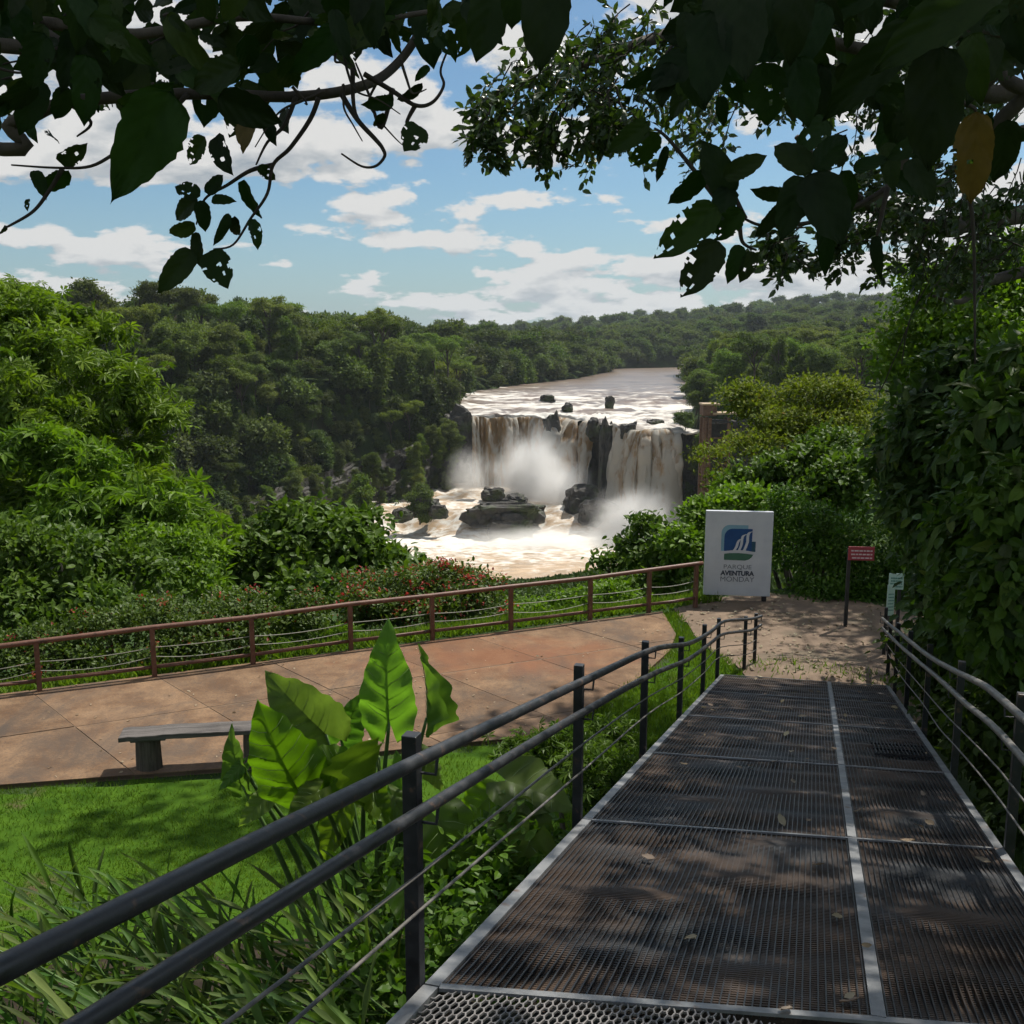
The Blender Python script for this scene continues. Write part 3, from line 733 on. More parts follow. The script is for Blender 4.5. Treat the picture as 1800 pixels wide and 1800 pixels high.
for i, (x, y, z, s) in enumerate(wallp):
    if i >= 290: wallstuff.append((x, y, z, s)); continue
    kind = rt.choice(['vine', 'round', 'umbrella', 'palm'], p=[.52, .28, .12, .08]); p = PROTO[kind][rt.integers(len(PROTO[kind]))]
    put_tree('wall_tree', p, (x, y, z - .6), s * rt.uniform(.62, 1.1) * (.66 if y > 262 else .86), rt.uniform(0, 6.28), LAB_W[kind] + (' close to the falls' if y > 255 else ' behind the tall bright tree' if project((x, y, z))[0] < 330 else ' above the big round bush'), 'tree', 'trees on the left gorge wall')
for i, (x, y, z, s) in enumerate(rimp):
    if i >= 290: stuffpts.append((x, y, z, 1.0)); continue
    kind = rt.choice(['round', 'tall', 'umbrella', 'palm'], p=[.60, .15, .18, .07]); p = PROTO[kind][rt.integers(len(PROTO[kind]))]
    put_tree('rim_tree', p, (x, y, z - .6), s, rt.uniform(0, 6.28), LAB_R[kind] + (' nearest the falls' if y > 285 else ''), 'tree', 'forest trees along the left rim')
print('wall', len(wallp), 'rim', len(rimp))
# emergent trees on the left skyline, told apart in the photograph
def skyline(px, py_top, Y, proto, label, s=None):
    c, t, h = proto; topz = at(px, py_top, Y); z = fh(topz.x, Y); s = s or (topz.z - z) / h / .97
    return put_tree('emergent_tree', proto, (topz.x, Y, z - .4), s, rt.uniform(0, 6.28), label, 'tree', None)
skyline(292, 500, 275, PROTO['umbrella'][0], 'flat topped emergent tree tallest on the left skyline')
skyline(340, 512, 282, PROTO['umbrella'][1], 'small round headed emergent tree just right of the tallest left skyline tree')
skyline(250, 508, 272, PROTO['tall'][0], 'dense upright tree just left of the tallest left skyline tree')
skyline(385, 532, 280, PROTO['umbrella'][0], 'spreading dark tree on the left skyline right of the emergent pair')
skyline(515, 553, 290, PROTO['round'][1], 'rounded dark tree at the skyline bump left of the falls')
rock('rock_pillar', 'rock shoulder at the left end of the falls lip', Vector((-15.5, 303.5, -27 + H)), (5.0, 3.2, 7.5), 97, flat=.7)
skyline(150, 495, 265, PROTO['round'][0], 'dark rounded tree at the left end of the skyline')
# right bank beyond the gorge
def ok_right(x, y):
    px = project((x, y, -10))[0]; return (x > 40) & (sdG(x, y) > 1.5) & (sdR(x, y) > 2) & (px > 900) & (px < 1660)
pr = with_h(scatter(4000, (44, 230), (205, 430), 6.8, ok_right, rt), rt, .7, 1.0); pr.sort(key=lambda q: q[1])
LAB_B = {'round': 'grey green rounded tree on the near rim right of the falls', 'tall': 'narrow dark tree on the near rim right of the falls', 'umbrella': 'flat crowned tree on the near rim right of the falls'}
LAB_H = {'round': 'sunlit rounded tree on the hill behind the right bank', 'tall': 'narrow tree on the sunlit hill behind the right bank', 'umbrella': 'flat crowned tree on the sunlit hill behind the right bank'}
for i, (x, y, z, s) in enumerate(pr):
    if i >= 280: stuffpts.append((x, y, z, 1.0)); continue
    kind = rt.choice(['round', 'tall', 'umbrella'], p=[.74, .16, .10]); p = PROTO[kind][rt.integers(len(PROTO[kind]))]
    near = y < 300
    put_tree('bank_tree', p, (x, y, z - .6), s, rt.uniform(0, 6.28), (LAB_B if near else LAB_H)[kind], 'tree',
             'trees on the rim right of the falls' if near else 'trees on the hill behind the right bank')
# shrubs along the waterline and at the foot of the left wall
put_tree('bank_shrub', PROTO['vine'][1], at(738, 905, 262) + Vector((0, 0, -1)), 1.05, 1.0, 'green shrub on the rocks at the left edge of the rapids', 'shrub')
put_tree('bank_shrub', PROTO['vine'][0], at(632, 905, 240) + Vector((0, 0, -2)), 1.2, 2.0, 'rounded shrub at the foot of the left gorge wall', 'shrub')
put_tree('bank_tree', PROTO['round'][2], at(1190, 770, 262) + Vector((1.5, 0, 0)), .62, .4, 'small grey tree leaning over the right end of the falls', 'tree')

# creepers and shrubs hanging on the bare cliff foot left of the falls
CP = np.array([(-64, 214), (-54, 246), (-40, 275), (-26, 289), (-15, 301)]); ct_ = np.array([-40, -36, -33, -30., -27])
for i in range(110):
    t = rt.uniform(0, 3.9); k = int(t); p = CP[k] + (CP[k + 1] - CP[k]) * (t - k); zt = np.interp(t, np.arange(5), ct_); z = -51 + (zt + 54) * rt.random() ** .8
    put_tree('cliff_creeper', PROTO['vine'][rt.integers(3)], (p[0] + rt.uniform(-.5, 1.8), p[1] - rt.uniform(0, 1.5), z - 3 + H), rt.uniform(.35, .7), rt.uniform(0, 6.28), 'creeper covered shrub hanging on the dark cliff foot left of the falls', 'shrub', 'creepers on the left cliff foot')
for i in range(26):
    t = rt.uniform(0, 1); p = np.array([46, 260]) + (np.array([54, 241]) - np.array([46, 260])) * t
    put_tree('cliff_creeper', PROTO['vine'][rt.integers(3)], (p[0] - rt.uniform(0, 1.5), p[1] - rt.uniform(0, 1.5), rt.uniform(-50, -24) + H), rt.uniform(.3, .6), rt.uniform(0, 6.28), 'creeper hanging on the dark cliff right of the falls', 'shrub', 'creepers on the right cliff')

# far forest: one mass, instanced through geometry nodes
def far_forest(name, pts, label):
    me = bpy.data.meshes.new(name); me.from_pydata([(x, y, z - .5) for x, y, z, s in pts], [], [])
    a = me.attributes.new('scl', 'FLOAT', 'POINT'); a.data.foreach_set('value', [s for *_, s in pts])
    o = add(name, me, None, label=label, cat='forest', kind='stuff')
    ng = bpy.data.node_groups.new(name, 'GeometryNodeTree')
    ng.interface.new_socket('Geometry', in_out='INPUT', socket_type='NodeSocketGeometry'); ng.interface.new_socket('Geometry', in_out='OUTPUT', socket_type='NodeSocketGeometry')
    N = ng.nodes; L = ng.links; gi = N.new('NodeGroupInput'); go = N.new('NodeGroupOutput')
    ci = N.new('GeometryNodeCollectionInfo'); ci.inputs[0].default_value = TREE_COL; ci.inputs['Separate Children'].default_value = True; ci.inputs['Reset Children'].default_value = True
    ip = N.new('GeometryNodeInstanceOnPoints'); ip.inputs['Pick Instance'].default_value = True
    rv = N.new('FunctionNodeRandomValue'); rv.data_type = 'FLOAT_VECTOR'; rv.inputs[0].default_value = (0, 0, 0); rv.inputs[1].default_value = (0, 0, 6.28)
    na = N.new('GeometryNodeInputNamedAttribute'); na.data_type = 'FLOAT'; na.inputs[0].default_value = 'scl'
    ri = N.new('FunctionNodeRandomValue'); ri.data_type = 'INT'; ri.inputs['Min'].default_value = 0; ri.inputs['Max'].default_value = 100
    ri.inputs[4].default_value = 0; ri.inputs[5].default_value = 100
    L.new(gi.outputs[0], ip.inputs['Points']); L.new(ci.outputs[0], ip.inputs['Instance'])
    L.new(rv.outputs[0], ip.inputs['Rotation']); L.new(na.outputs[0], ip.inputs['Scale']); L.new(ri.outputs[2], ip.inputs['Instance Index'])
    L.new(ip.outputs[0], go.inputs[0])
    m = o.modifiers.new('forest', 'NODES'); m.node_group = ng; return o
TREE_COL = bpy.data.collections.new('far_tree_shapes')
for i, (kd, sd, h, w) in enumerate((('round', 51, 12, 5.0), ('round', 52, 14, 5.4), ('round', 53, 10, 4.6), ('tall', 54, 14, 3.4), ('umbrella', 55, 16, 5.0))):
    c, t, h = forest_proto(sd, h, w, kd, 330, 8, 1.0)
    c.materials.clear(); c.materials.append(M['forest_far'])
    o = bpy.data.objects.new('far_tree', c); TREE_COL.objects.link(o)
def ok_up(x, y): return (sdR(x, y) > 2) & (sdG(x, y) > wall_w(y) * .8 + 34) & in_view(x, y, -8, 80)
def ok_up2(x, y): return (sdR(x, y) > 2) & (sdG(x, y) > 2) & in_view(x, y, -8, 80)
stuffpts += with_h(scatter(16000, (-300, 64), (345, 640), 5.8, ok_up2, rt), rt, .6, 1.35)
stuffpts += with_h(scatter(4000, (-260, -60), (150, 345), 7.0, ok_up, rt), rt, .9, 1.2)
stuffpts += with_h(scatter(6000, (60, 360), (430, 660), 7.0, ok_up2, rt), rt, .8, 1.1)
def ok_steep(x, y):
    g = sdG(x, y); return (x < -8) & (g > -2) & (g < wall_w(y) * 1.0) & (sdR(x, y) > 1) & (y > 215)
wallstuff += with_h(scatter(9000, (-110, -10), (215, 312), 1.9, ok_steep, rt), rt, .28, .55)
if wallstuff: far_forest('wall_thicket', wallstuff, 'tangled thicket of creepers on the left gorge wall')
stuffpts += with_h(scatter(4000, (60, 330), (655, 800), 5.5, ok_up2, rt), rt, .7, 1.1)
far_forest('upstream_forest', stuffpts, 'dark forest mass covering the plateau upstream of the falls')
fp = with_h(scatter(9000, (-450, 760), (650, 1050), 9, ok_up2, rt), rt, .85, 1.25) + with_h(scatter(6000, (-800, 1200), (1050, 2100), 16, ok_up2, rt), rt, 1.2, 1.7)
far_forest('far_hill_forest', fp, 'distant forest on the low hills along the horizon')

# rusty platform tower on the right rim
tw = empty('lookout_tower', 'rusty steel platform tower on the rim right of the falls', 'tower', (45 * 1.0, 238, -30 + H))
Yt = 238; base = at(1241, 860, Yt); u = 1800 / (Yt * 1.0)  # px per metre
tw.location = (base.x, Yt, base.z)
def tl(px, py, dy=0): p = at(px, py, Yt); return Vector((p.x - base.x, dy, p.z - base.z))
for px in (1239, 1248, 1282):
    for dy in (0, 4.0):
        a = tl(px, 735, dy); c = Vector((a.x, dy, -6)); b = MB(); b.bar(c, a, .75, .75, Vector((0, 1, 0))); b.build('column', M['rust'], tw)
b = MB(); b.box((tl(1248, 720, 2).x, 2, tl(1248, 721).z), (3.2, 4.6, 2.6)); b.build('cabin', M['rust'], tw, bevel=.05)
b = MB(); b.box((tl(1250, 711, 2).x, 2, tl(1250, 711).z), (4.0, 5.2, .35)); b.build('cabin_roof', M['tin'], tw)
b = MB(); b.box((tl(1274, 728, 2).x, 2, tl(1274, 727).z), (5.6, 5.6, .4)); b.build('deck_roof', M['tin'], tw)
b = MB(); b.box((tl(1276, 745, 2).x, 2, tl(1276, 742).z), (5.0, 4.8, .4)); b.build('deck', M['dark_wood'], tw)
b = MB()
for py in (770, 800, 830): b.bar(tl(1239, py), tl(1282, py), .3, .3)
b.bar(tl(1248, 770), tl(1282, 800), .22, .22); b.bar(tl(1248, 800), tl(1282, 830), .22, .22); b.build('bracing', M['rust'], tw)
b = MB(); b.box((tl(1268, 800, 3).x, 3.2, tl(1268, 800).z), (4.4, .3, 14)); b.build('back_wall', M['dark_wood'], tw)

# ---- near shrubs and trees
def shrub(name, label, cat, base, blobs, mat, ncl, per, size, kind=K_OV, seed=1, extra=None, trunk=None, group=None, sub=7, **kw):
    """blobs in world space; the thing's origin sits at its base on the ground"""
    r = np.random.default_rng(seed); base = Vector(base)
    bl = [(np.array(c) - np.array(base), s) for c, s in blobs]
    if sub: bl = sub_blobs(r, bl, sub)
    parts = [blob_leaves(r, bl, ncl, per, size, kind, **kw)]
    o = empty(name, label, cat, base, group)
    add('foliage', mesh_of('foliage', parts), mat, o)
    if extra:
        for nm, m_, n2, p2, s2, kd, kw2 in extra: add(nm, mesh_of(nm, [blob_leaves(r, bl, n2, p2, s2, kd, **kw2)]), m_, o)
    b = MB()
    for i in range(trunk or 5):
        c, s = bl[r.integers(len(bl))]; e = Vector(c) * .95; m_ = e * .5 + Vector((r.normal() * .15, r.normal() * .15, 0)) * e.length * .3
        rr = .012 * e.length + .01; b.tube([Vector((r.normal() * .12, r.normal() * .12, -.3)), m_, e], [rr * 1.3, rr, rr * .4], 6)
    b.build('trunk', M['bark'], o, True); return o
def blobs_px(lst):
    """(px, py, Y, rx_px, rz_px[, ry_m]) -> ellipsoid"""
    out = []
    for q in lst:
        px, py, Yd, rx, rz = q[:5]; sc_ = Yd / F; out.append((np.array(at(px, py, Yd)), (rx * sc_, q[5] if len(q) > 5 else rx * sc_ * .8, rz * sc_)))
    return out
def gz(x, y): return float(near_h(np.array([float(x)]), np.array([float(y)]))[0])
def base_of(px, Yd): p = at(px, 1000, Yd); return (p.x, Yd, gz(p.x, Yd))

# tall bright tree on the far left with hand-shaped leaves
shrub('cassava_tree', 'tall bright green tree with hand shaped leaves at the far left', 'tree', base_of(60, 30),
      blobs_px([(30, 560, 32, 90, 60), (90, 640, 31, 110, 70), (30, 720, 29, 110, 80), (190, 690, 31, 90, 70), (250, 770, 31, 70, 60), (120, 800, 29, 120, 70), (60, 530, 34, 60, 40), (150, 590, 33, 55, 45), (230, 860, 29, 90, 60), (60, 880, 27, 110, 70)]),
      M['bright'], 560, 8, .36, K_PALM, 3, spread=.28, droop=.35, top=.55, shell=(.6, 1.05))
shrub('broadleaf_tree', 'loose tree with long drooping fingered leaves below the tall left tree', 'tree', base_of(200, 25),
      blobs_px([(160, 830, 26, 70, 40), (60, 800, 26, 70, 40), (230, 900, 25, 90, 50), (120, 920, 25, 100, 60), (310, 930, 25, 70, 50), (330, 990, 24, 50, 40)]),
      M['lime'], 240, 7, .40, K_PALM, 4, spread=.30, droop=.45, top=.5)
shrub('leafy_shrub', 'glossy dark leaved shrub behind the left end of the brown fence', 'shrub', base_of(60, 19.5),
      blobs_px([(30, 960, 20, 90, 80), (130, 990, 20, 90, 70), (40, 1060, 19, 110, 60), (230, 1010, 20.5, 80, 60), (150, 1070, 19.2, 110, 50), (-40, 1000, 20, 80, 90)]),
      M['bush'], 900, 10, .17, K_OV, 5, spread=.15, droop=.3)
shrub('leafy_shrub', 'yellow green shrub in front of the loose fingered tree', 'shrub', base_of(330, 22),
      blobs_px([(310, 980, 22.5, 60, 50), (350, 1030, 22, 50, 40), (270, 960, 23, 50, 40)]), M['lime'], 260, 10, .14, K_OV, 6, spread=.13)
shrub('large_round_bush', 'big round bush with heart shaped leaves behind the fence', 'bush', base_of(570, 27),
      blobs_px([(560, 965, 27, 110, 80), (480, 985, 26.5, 80, 60), (640, 985, 26.5, 80, 75), (560, 1030, 26, 160, 60), (690, 1000, 27, 50, 40), (430, 1010, 26, 60, 50), (600, 930, 27.5, 70, 45)]),
      M['bush'], 1500, 9, .26, K_OV, 7, spread=.2, droop=.5, top=.5, shell=(.82, 1.05))
shrub('flowering_hedge', 'low clipped hedge with reddish shoots along the left part of the fence', 'hedge', base_of(330, 17.6),
      blobs_px([(180, 1110, 17, 80, 42, .7), (280, 1085, 17.4, 90, 38, .8), (380, 1075, 17.8, 80, 36, .8), (430, 1100, 17.6, 70, 40, .8), (330, 1120, 17.0, 110, 40, .7), (80, 1140, 16.6, 90, 40, .7), (530, 1085, 18.3, 60, 45, .7), (30, 1175, 16.2, 80, 32, .5), (150, 1160, 16.4, 80, 32, .5), (270, 1145, 16.8, 80, 32, .5), (390, 1130, 17.2, 80, 30, .5), (-60, 1160, 16.2, 80, 50, .6)]),
      M['hedge'], 2200, 9, .085, K_OV, 8, spread=.09, extra=[('flowers', M['flower'], 60, 9, .065, K_OV, dict(spread=.07, top=1.2, shell=(.95, 1.08)))])
shrub('bougainvillea', 'mounded bougainvillea with pink red bracts behind the middle of the fence', 'bush', base_of(740, 20.5),
      blobs_px([(700, 1040, 20.5, 90, 45, .9), (780, 1030, 21, 80, 42, .9), (640, 1060, 20, 60, 36, .8), (820, 1050, 20.5, 60, 42, .8), (740, 1075, 20, 130, 40, .8), (860, 1045, 21, 40, 30, .6)]),
      M['hedge'], 1400, 9, .10, K_OV, 9, spread=.1, extra=[('flowers', M['flower'], 130, 11, .085, K_OV, dict(spread=.10, top=1.4, shell=(.96, 1.1)))])
shrub('fern_patch', 'bright lime fern patch at the foot of the fence', 'fern', base_of(540, 18.3),
      blobs_px([(520, 1115, 18.2, 60, 20, .5), (570, 1120, 18.3, 45, 18, .4), (480, 1135, 17.6, 40, 16, .4)]), M['lime'], 150, 10, .13, K_PALM, 10, spread=.1, top=1)
shrub('low_shrub', 'low green shrub on the slope behind the fence right of the bougainvillea', 'shrub', base_of(980, 22.5),
      blobs_px([(930, 1075, 22, 50, 22, .6), (1000, 1065, 22.5, 50, 20, .6), (1080, 1050, 22.5, 55, 28, .7), (880, 1090, 21, 40, 20, .5)]), M['lime'], 320, 9, .12, K_OV, 11, spread=.12, top=.8)
shrub('small_tree', 'small dark tree reaching left in front of the white water beside the sign', 'tree', base_of(1150, 26),
      blobs_px([(1150, 950, 26, 50, 38), (1120, 975, 26, 45, 22), (1075, 985, 25.5, 26, 9), (1170, 1000, 25, 60, 50), (1090, 1050, 24, 50, 34), (1150, 1050, 24, 70, 40), (1050, 985, 25.5, 14, 6), (1135, 920, 26, 22, 18)]),
      M['bush'], 620, 9, .19, K_OV, 12, spread=.16, droop=.35)
shrub('lime_shrub', 'sunlit lime green shrub just behind the white sign', 'shrub', base_of(1290, 25),
      blobs_px([(1290, 890, 25, 75, 34), (1225, 920, 25, 45, 40), (1340, 910, 24.5, 45, 40), (1200, 970, 24, 40, 45), (1290, 950, 24.6, 70, 50)]),
      M['lime'], 700, 9, .18, K_OV, 13, spread=.15, top=.7)
shrub('yellow_tree', 'broad yellow green tree on the slope behind the sign', 'tree', base_of(1420, 62),
      blobs_px([(1420, 700, 62, 80, 40), (1340, 730, 62, 60, 40), (1490, 725, 62, 60, 42), (1400, 760, 60, 90, 40), (1300, 700, 63, 40, 22), (1470, 770, 60, 60, 40), (1330, 790, 58, 50, 30), (1250, 800, 56, 30, 14), (1265, 840, 55, 26, 12)]),
      M['yellowgreen'], 1900, 10, .27, K_DIA, 14, spread=.36, top=.6, trunk=9)
shrub('green_tree', 'mid green tree between the yellow tree and the lime shrub', 'tree', base_of(1400, 36),
      blobs_px([(1400, 830, 36, 80, 50), (1460, 800, 36, 60, 50), (1340, 850, 36, 60, 40), (1480, 870, 34, 60, 60), (1420, 890, 34, 70, 50), (1300, 850, 36, 30, 24)]),
      M['bush'], 1100, 9, .25, K_OV, 15, spread=.22, top=.5)
shrub('clipped_hedge', 'tall shaded hedge wall right of the white sign', 'hedge', base_of(1440, 22),
      blobs_px([(1400, 960, 22.5, 60, 70, .7), (1450, 980, 22, 60, 90, .7), (1500, 990, 21.5, 60, 90, .7), (1420, 1050, 21.5, 70, 40, .6), (1530, 1050, 21.2, 50, 45, .6), (1470, 1060, 21, 70, 40, .6), (1580, 970, 21.5, 60, 100, .8), (1390, 900, 23, 40, 40, .7)]),
      M['dark'], 1700, 9, .10, K_OV, 16, spread=.1, top=.1, droop=.5)
shrub('right_tree', 'leafy tree rising behind the shaded shrubs at the right edge', 'tree', base_of(1700, 24),
      blobs_px([(1620, 520, 25, 60, 50), (1700, 480, 25, 90, 60), (1780, 540, 24, 90, 80), (1640, 600, 24, 70, 60), (1720, 600, 23, 90, 60), (1790, 440, 25, 80, 60), (1590, 660, 24, 60, 50), (1560, 590, 25, 30, 40), (1820, 640, 22, 80, 80)]),
      M['lime'], 1500, 9, .17, K_OV, 17, spread=.2, top=.3, trunk=10)

# ==================================================================== PLAZA, LAWN, PATH
def clip_poly(sub, cl):
    """Sutherland-Hodgman, convex clipper counter-clockwise"""
    out = [tuple(p) for p in sub]
    for i in range(len(cl)):
        a, b_ = cl[i], cl[(i + 1) % len(cl)]; inp = out; out = []
        if not inp: break
        f = lambda p: (b_[0] - a[0]) * (p[1] - a[1]) - (b_[1] - a[1]) * (p[0] - a[0])
        for j in range(len(inp)):
            p, q = inp[j - 1], inp[j]; fp_, fq = f(p), f(q)
            if (fp_ < 0) != (fq < 0):
                t = fp_ / (fp_ - fq); out.append((p[0] + t * (q[0] - p[0]), p[1] + t * (q[1] - p[1])))
            if fq >= 0: out.append(q)
    return out
def fpt(a, d): return tuple(FA + FD * a + FN * d)
PLAZA = [(-15.5, 10.6), (-9, 11.3), (-6.24, 11.74), (-4.95, 11.99), (-3.6, 12.24), (-.69, 13.05), (.55, 13.35), (1.15, 14.2), (2.12, 15.9), (2.75, 17.2), (3.02, 18.2), (3.0, 19.80), fpt(-9, .12)]
b = MB(); b.prism([(p[0], p[1]) for p in PLAZA], -.12, .0335)
plaza = b.build('plaza', M['dirt'], kind='structure')
def slab(poly):
    n = len(poly); b = MB(); cx = sum(p[0] for p in poly) / n; cy = sum(p[1] for p in poly) / n
    top = [(cx + (p[0] - cx) * .997, cy + (p[1] - cy) * .997) for p in poly]; dz = rng.uniform(0, .008)
    for i in range(n): b.v.append((poly[i][0], poly[i][1], .0))
    for i in range(n): b.v.append((poly[i][0], poly[i][1], .030 + dz))
    for i in range(n): b.v.append((top[i][0], top[i][1], .037 + dz))
    for i in range(n):
        j = (i + 1) % n; b.f += [(i, j, n + j, n + i), (n + i, n + j, 2 * n + j, 2 * n + i)]
    b.f.append(tuple(2 * n + i for i in range(n)))
    b.build('slab', M['concrete'], plaza)
sk = .30
for row, (d0, d1) in enumerate(((-8.5, -4.35), (-4.33, -1.95), (-1.93, .10))):
    for ci in range(-6, 9):
        a0 = ci * 1.82 - .15; g = .007
        cell = [(a0 - d0 * sk + g, d0 + g), (a0 + 1.82 - d0 * sk - g, d0 + g), (a0 + 1.82 - d1 * sk - g, d1 - g), (a0 - d1 * sk + g, d1 - g)]
        cell = [fpt(*q) for q in cell]; q = clip_poly(PLAZA, cell)
        if len(q) > 2: slab(q)

# lawn: soft ground sheet plus blades
LAWN = [(-15, 4.2), (-3.2, 3.4), (-.6, 5.2), (.9, 8.0), (2.2, 11.5), (3.6, 15.6), (3.6, 16.6), (3.3, 18.2), (3.3, 19.9), (3.02, 19.8), (3.04, 18.2), (2.75, 17.2), (2.12, 15.9), (1.15, 14.2), (.55, 13.35), (-.69, 13.05), (-3.6, 12.24), (-6.24, 11.74), (-9, 11.3), (-15.5, 10.6)]
def inside(x, y, poly): return seg_sd(x, y, poly) < 0
n = 330000; x = rng.uniform(-10, 3.7, n); y = rng.uniform(5.0, 19.9, n); k = seg_sd(x, y, LAWN) < .16 * fbm(x * 3, y * 3) - .03; x, y = x[k], y[k]; k = (y > 7.6) | (x > -1.2) | (rng.random(len(x)) < .15); x, y = x[k], y[k]
keep = rng.random(len(x)) < np.clip((fbm(x / .8, y / .8) - .22) * 3, .1, 1); x, y = x[keep], y[keep]
P = np.stack([x, y, near_h(x, y) - .01], 1); m_ = len(P)
D = unit(np.stack([rng.normal(size=m_) * .45, rng.normal(size=m_) * .45, np.full(m_, 1.)], 1)); Nn = unit(rng.normal(size=(m_, 3)) * np.array([1, 1, .2]))
K_BL = (arr((-.09, 0, 0), (.09, 0, 0), (.0, 1, .12)), [np.array([[0, 1, 2]])])
tn = np.clip(fbm(x / 1.6, y / 1.6) * .8 + rng.uniform(-.2, .3, m_), 0, 1)
g_ = leaves(K_BL, P, D, Nn, rng.uniform(.035, .085, m_) * (1 + (x > .6) * .7), tn)
add('lawn_grass', fast_mesh('lawn_grass', g_[0], g_[1], {'tint': g_[2]}), M['grass'], label='short green lawn grass beside the concrete plaza', cat='grass', kind='stuff')
# lawn ground follows the hillside 4 mm above
lx = np.linspace(-15.4, 3.7, 150); ly = np.linspace(3.4, 20.0, 80); X, Y = np.meshgrid(lx, ly)
msk = inside(X.ravel(), Y.ravel(), LAWN); fc = grid_faces(150, 80); fc = fc[msk[fc].all(1)]
me = fast_mesh('lawn', np.stack([X.ravel(), Y.ravel(), near_h(X, Y).ravel() + .004], 1), [fc], smooth=True); add('lawn', me, M['lawn_soil'], kind='structure')
# weedy verge along the fence foot and rough grass on the first metres of slope
n = 26000; a = rng.uniform(-8, 13, n); d = rng.uniform(.12, 1.6, n) ** 1.0; x = FA[0] + FD[0] * a + FN[0] * d; y = FA[1] + FD[1] * a + FN[1] * d
P = np.stack([x, y, near_h(x, y) - .02], 1); D = unit(np.stack([rng.normal(size=n) * .5, rng.normal(size=n) * .5, np.ones(n)], 1)); Nn = unit(rng.normal(size=(n, 3)))
g_ = leaves(K_BL, P, D, Nn, rng.uniform(.08, .26, n) * np.clip(1.2 - d * .2, .5, 1.2), rng.uniform(0, 1, n))
add('verge_grass', fast_mesh('verge_grass', g_[0], g_[1], {'tint': g_[2]}), M['grass'], label='rough grass verge along the outer foot of the brown fence', cat='grass', kind='stuff')
# slope scrub below the fence, seen between hedge and sign
n = 60000; x = rng.uniform(-12, 30, n); y = rng.uniform(30, 125, n); P = np.stack([x, y, near_h(x, y)], 1)
D = unit(np.stack([rng.normal(size=n), rng.normal(size=n), np.abs(rng.normal(size=n)) + .6], 1)); Nn = unit(rng.normal(size=(n, 3)) * .5 + np.array([0, 0, 1]))
g_ = leaves(K_DIA, P, D, Nn, rng.uniform(.15, .55, n) * np.clip(fbm(x / 7, y / 7) * 2.2, .3, 1.6), np.clip(fbm(x / 12, y / 12) + rng.uniform(-.3, .3, n), 0, 1))
add('slope_scrub', fast_mesh('slope_scrub', g_[0], g_[1], {'tint': g_[2]}), M['scrub'], label='low scrub and grass on the slope down to the river', cat='scrub', kind='stuff')

# dirt path at the foot of the ramp
PATH = [(3.62, 15.6), (3.25, 14.0), (4.6, 13.5), (6.3, 13.2), (7.6, 16.5), (8.4, 19.2), (7.4, 20.8), (5.6, 21.5), (3.9, 21.2), (3.25, 20.2), (3.3, 18.6), (3.5, 16.9)]
lx = np.linspace(3, 8.6, 60); ly = np.linspace(13.0, 21.7, 70); X, Y = np.meshgrid(lx, ly); msk = inside(X.ravel(), Y.ravel(), PATH); fc = grid_faces(60, 70); fc = fc[msk[fc].all(1)]
zz = near_h(X, Y); me = fast_mesh('path', np.stack([X.ravel(), Y.ravel(), (zz + .014 + .02 * (fbm(X * 2, Y * 2) - .5)).ravel()], 1), [fc], smooth=True)
add('dirt_path', me, M['dirt'], kind='structure')
n = 900; x = rng.uniform(3.2, 8.4, n); y = rng.uniform(14.6, 21.5, n); k = inside(x, y, PATH); x, y = x[k], y[k]; n = len(x)
P = np.stack([x, y, near_h(x, y) + .04], 1); D = unit(np.stack([rng.normal(size=n), rng.normal(size=n), rng.normal(size=n) * .2], 1)); Nn = unit(rng.normal(size=(n, 3)) * .35 + np.array([0, 0, 1]))
g_ = leaves(K_OV, P, D, Nn, rng.uniform(.04, .11, n), rng.uniform(0, 1, n))
add('leaf_litter', fast_mesh('leaf_litter', g_[0], g_[1], {'tint': g_[2]}), M['litter'], label='dry leaf litter strewn over the dirt path', cat='leaf litter', kind='stuff')
n = 420; x = rng.uniform(-9, 3, n); y = rng.uniform(11.5, 19.8, n); k = inside(x, y, PLAZA); x, y = x[k], y[k]; n = len(x)
P = np.stack([x, y, np.full(n, .052)], 1); D = unit(np.stack([rng.normal(size=n), rng.normal(size=n), rng.normal(size=n) * .1], 1)); Nn = unit(rng.normal(size=(n, 3)) * .3 + np.array([0, 0, 1]))
g_ = leaves(K_OV, P, D, Nn, rng.uniform(.02, .07, n), rng.uniform(0, 1, n))
add('plaza_litter', fast_mesh('plaza_litter', g_[0], g_[1], {'tint': g_[2]}), M['litter'], label='small dry leaves scattered on the concrete plaza', cat='leaf litter', kind='stuff')
n = 1300; s_ = rng.uniform(14.9, 16.8, n); c_ = rng.uniform(-1.6, 2.4, n); q = [ramp(a, b_) for a, b_ in zip(s_, c_)]; x = np.array([p.x for p in q]); y = np.array([p.y for p in q])
k = rng.random(n) < np.where((c_ > .9) | (s_ > 15.9), 1, .1); x, y = x[k], y[k]; n = len(x)
P = np.stack([x, y, near_h(x, y)], 1); D = unit(np.stack([rng.normal(size=n) * .6, rng.normal(size=n) * .6, np.ones(n)], 1)); Nn = unit(rng.normal(size=(n, 3)))
g_ = leaves(K_BL, P, D, Nn, rng.uniform(.05, .16, n), rng.uniform(0, 1, n))
add('ramp_foot_grass', fast_mesh('ramp_foot_grass', g_[0], g_[1], {'tint': g_[2]}), M['grass'], label='tufts of grass at the foot of the walkway', cat='grass', kind='stuff')

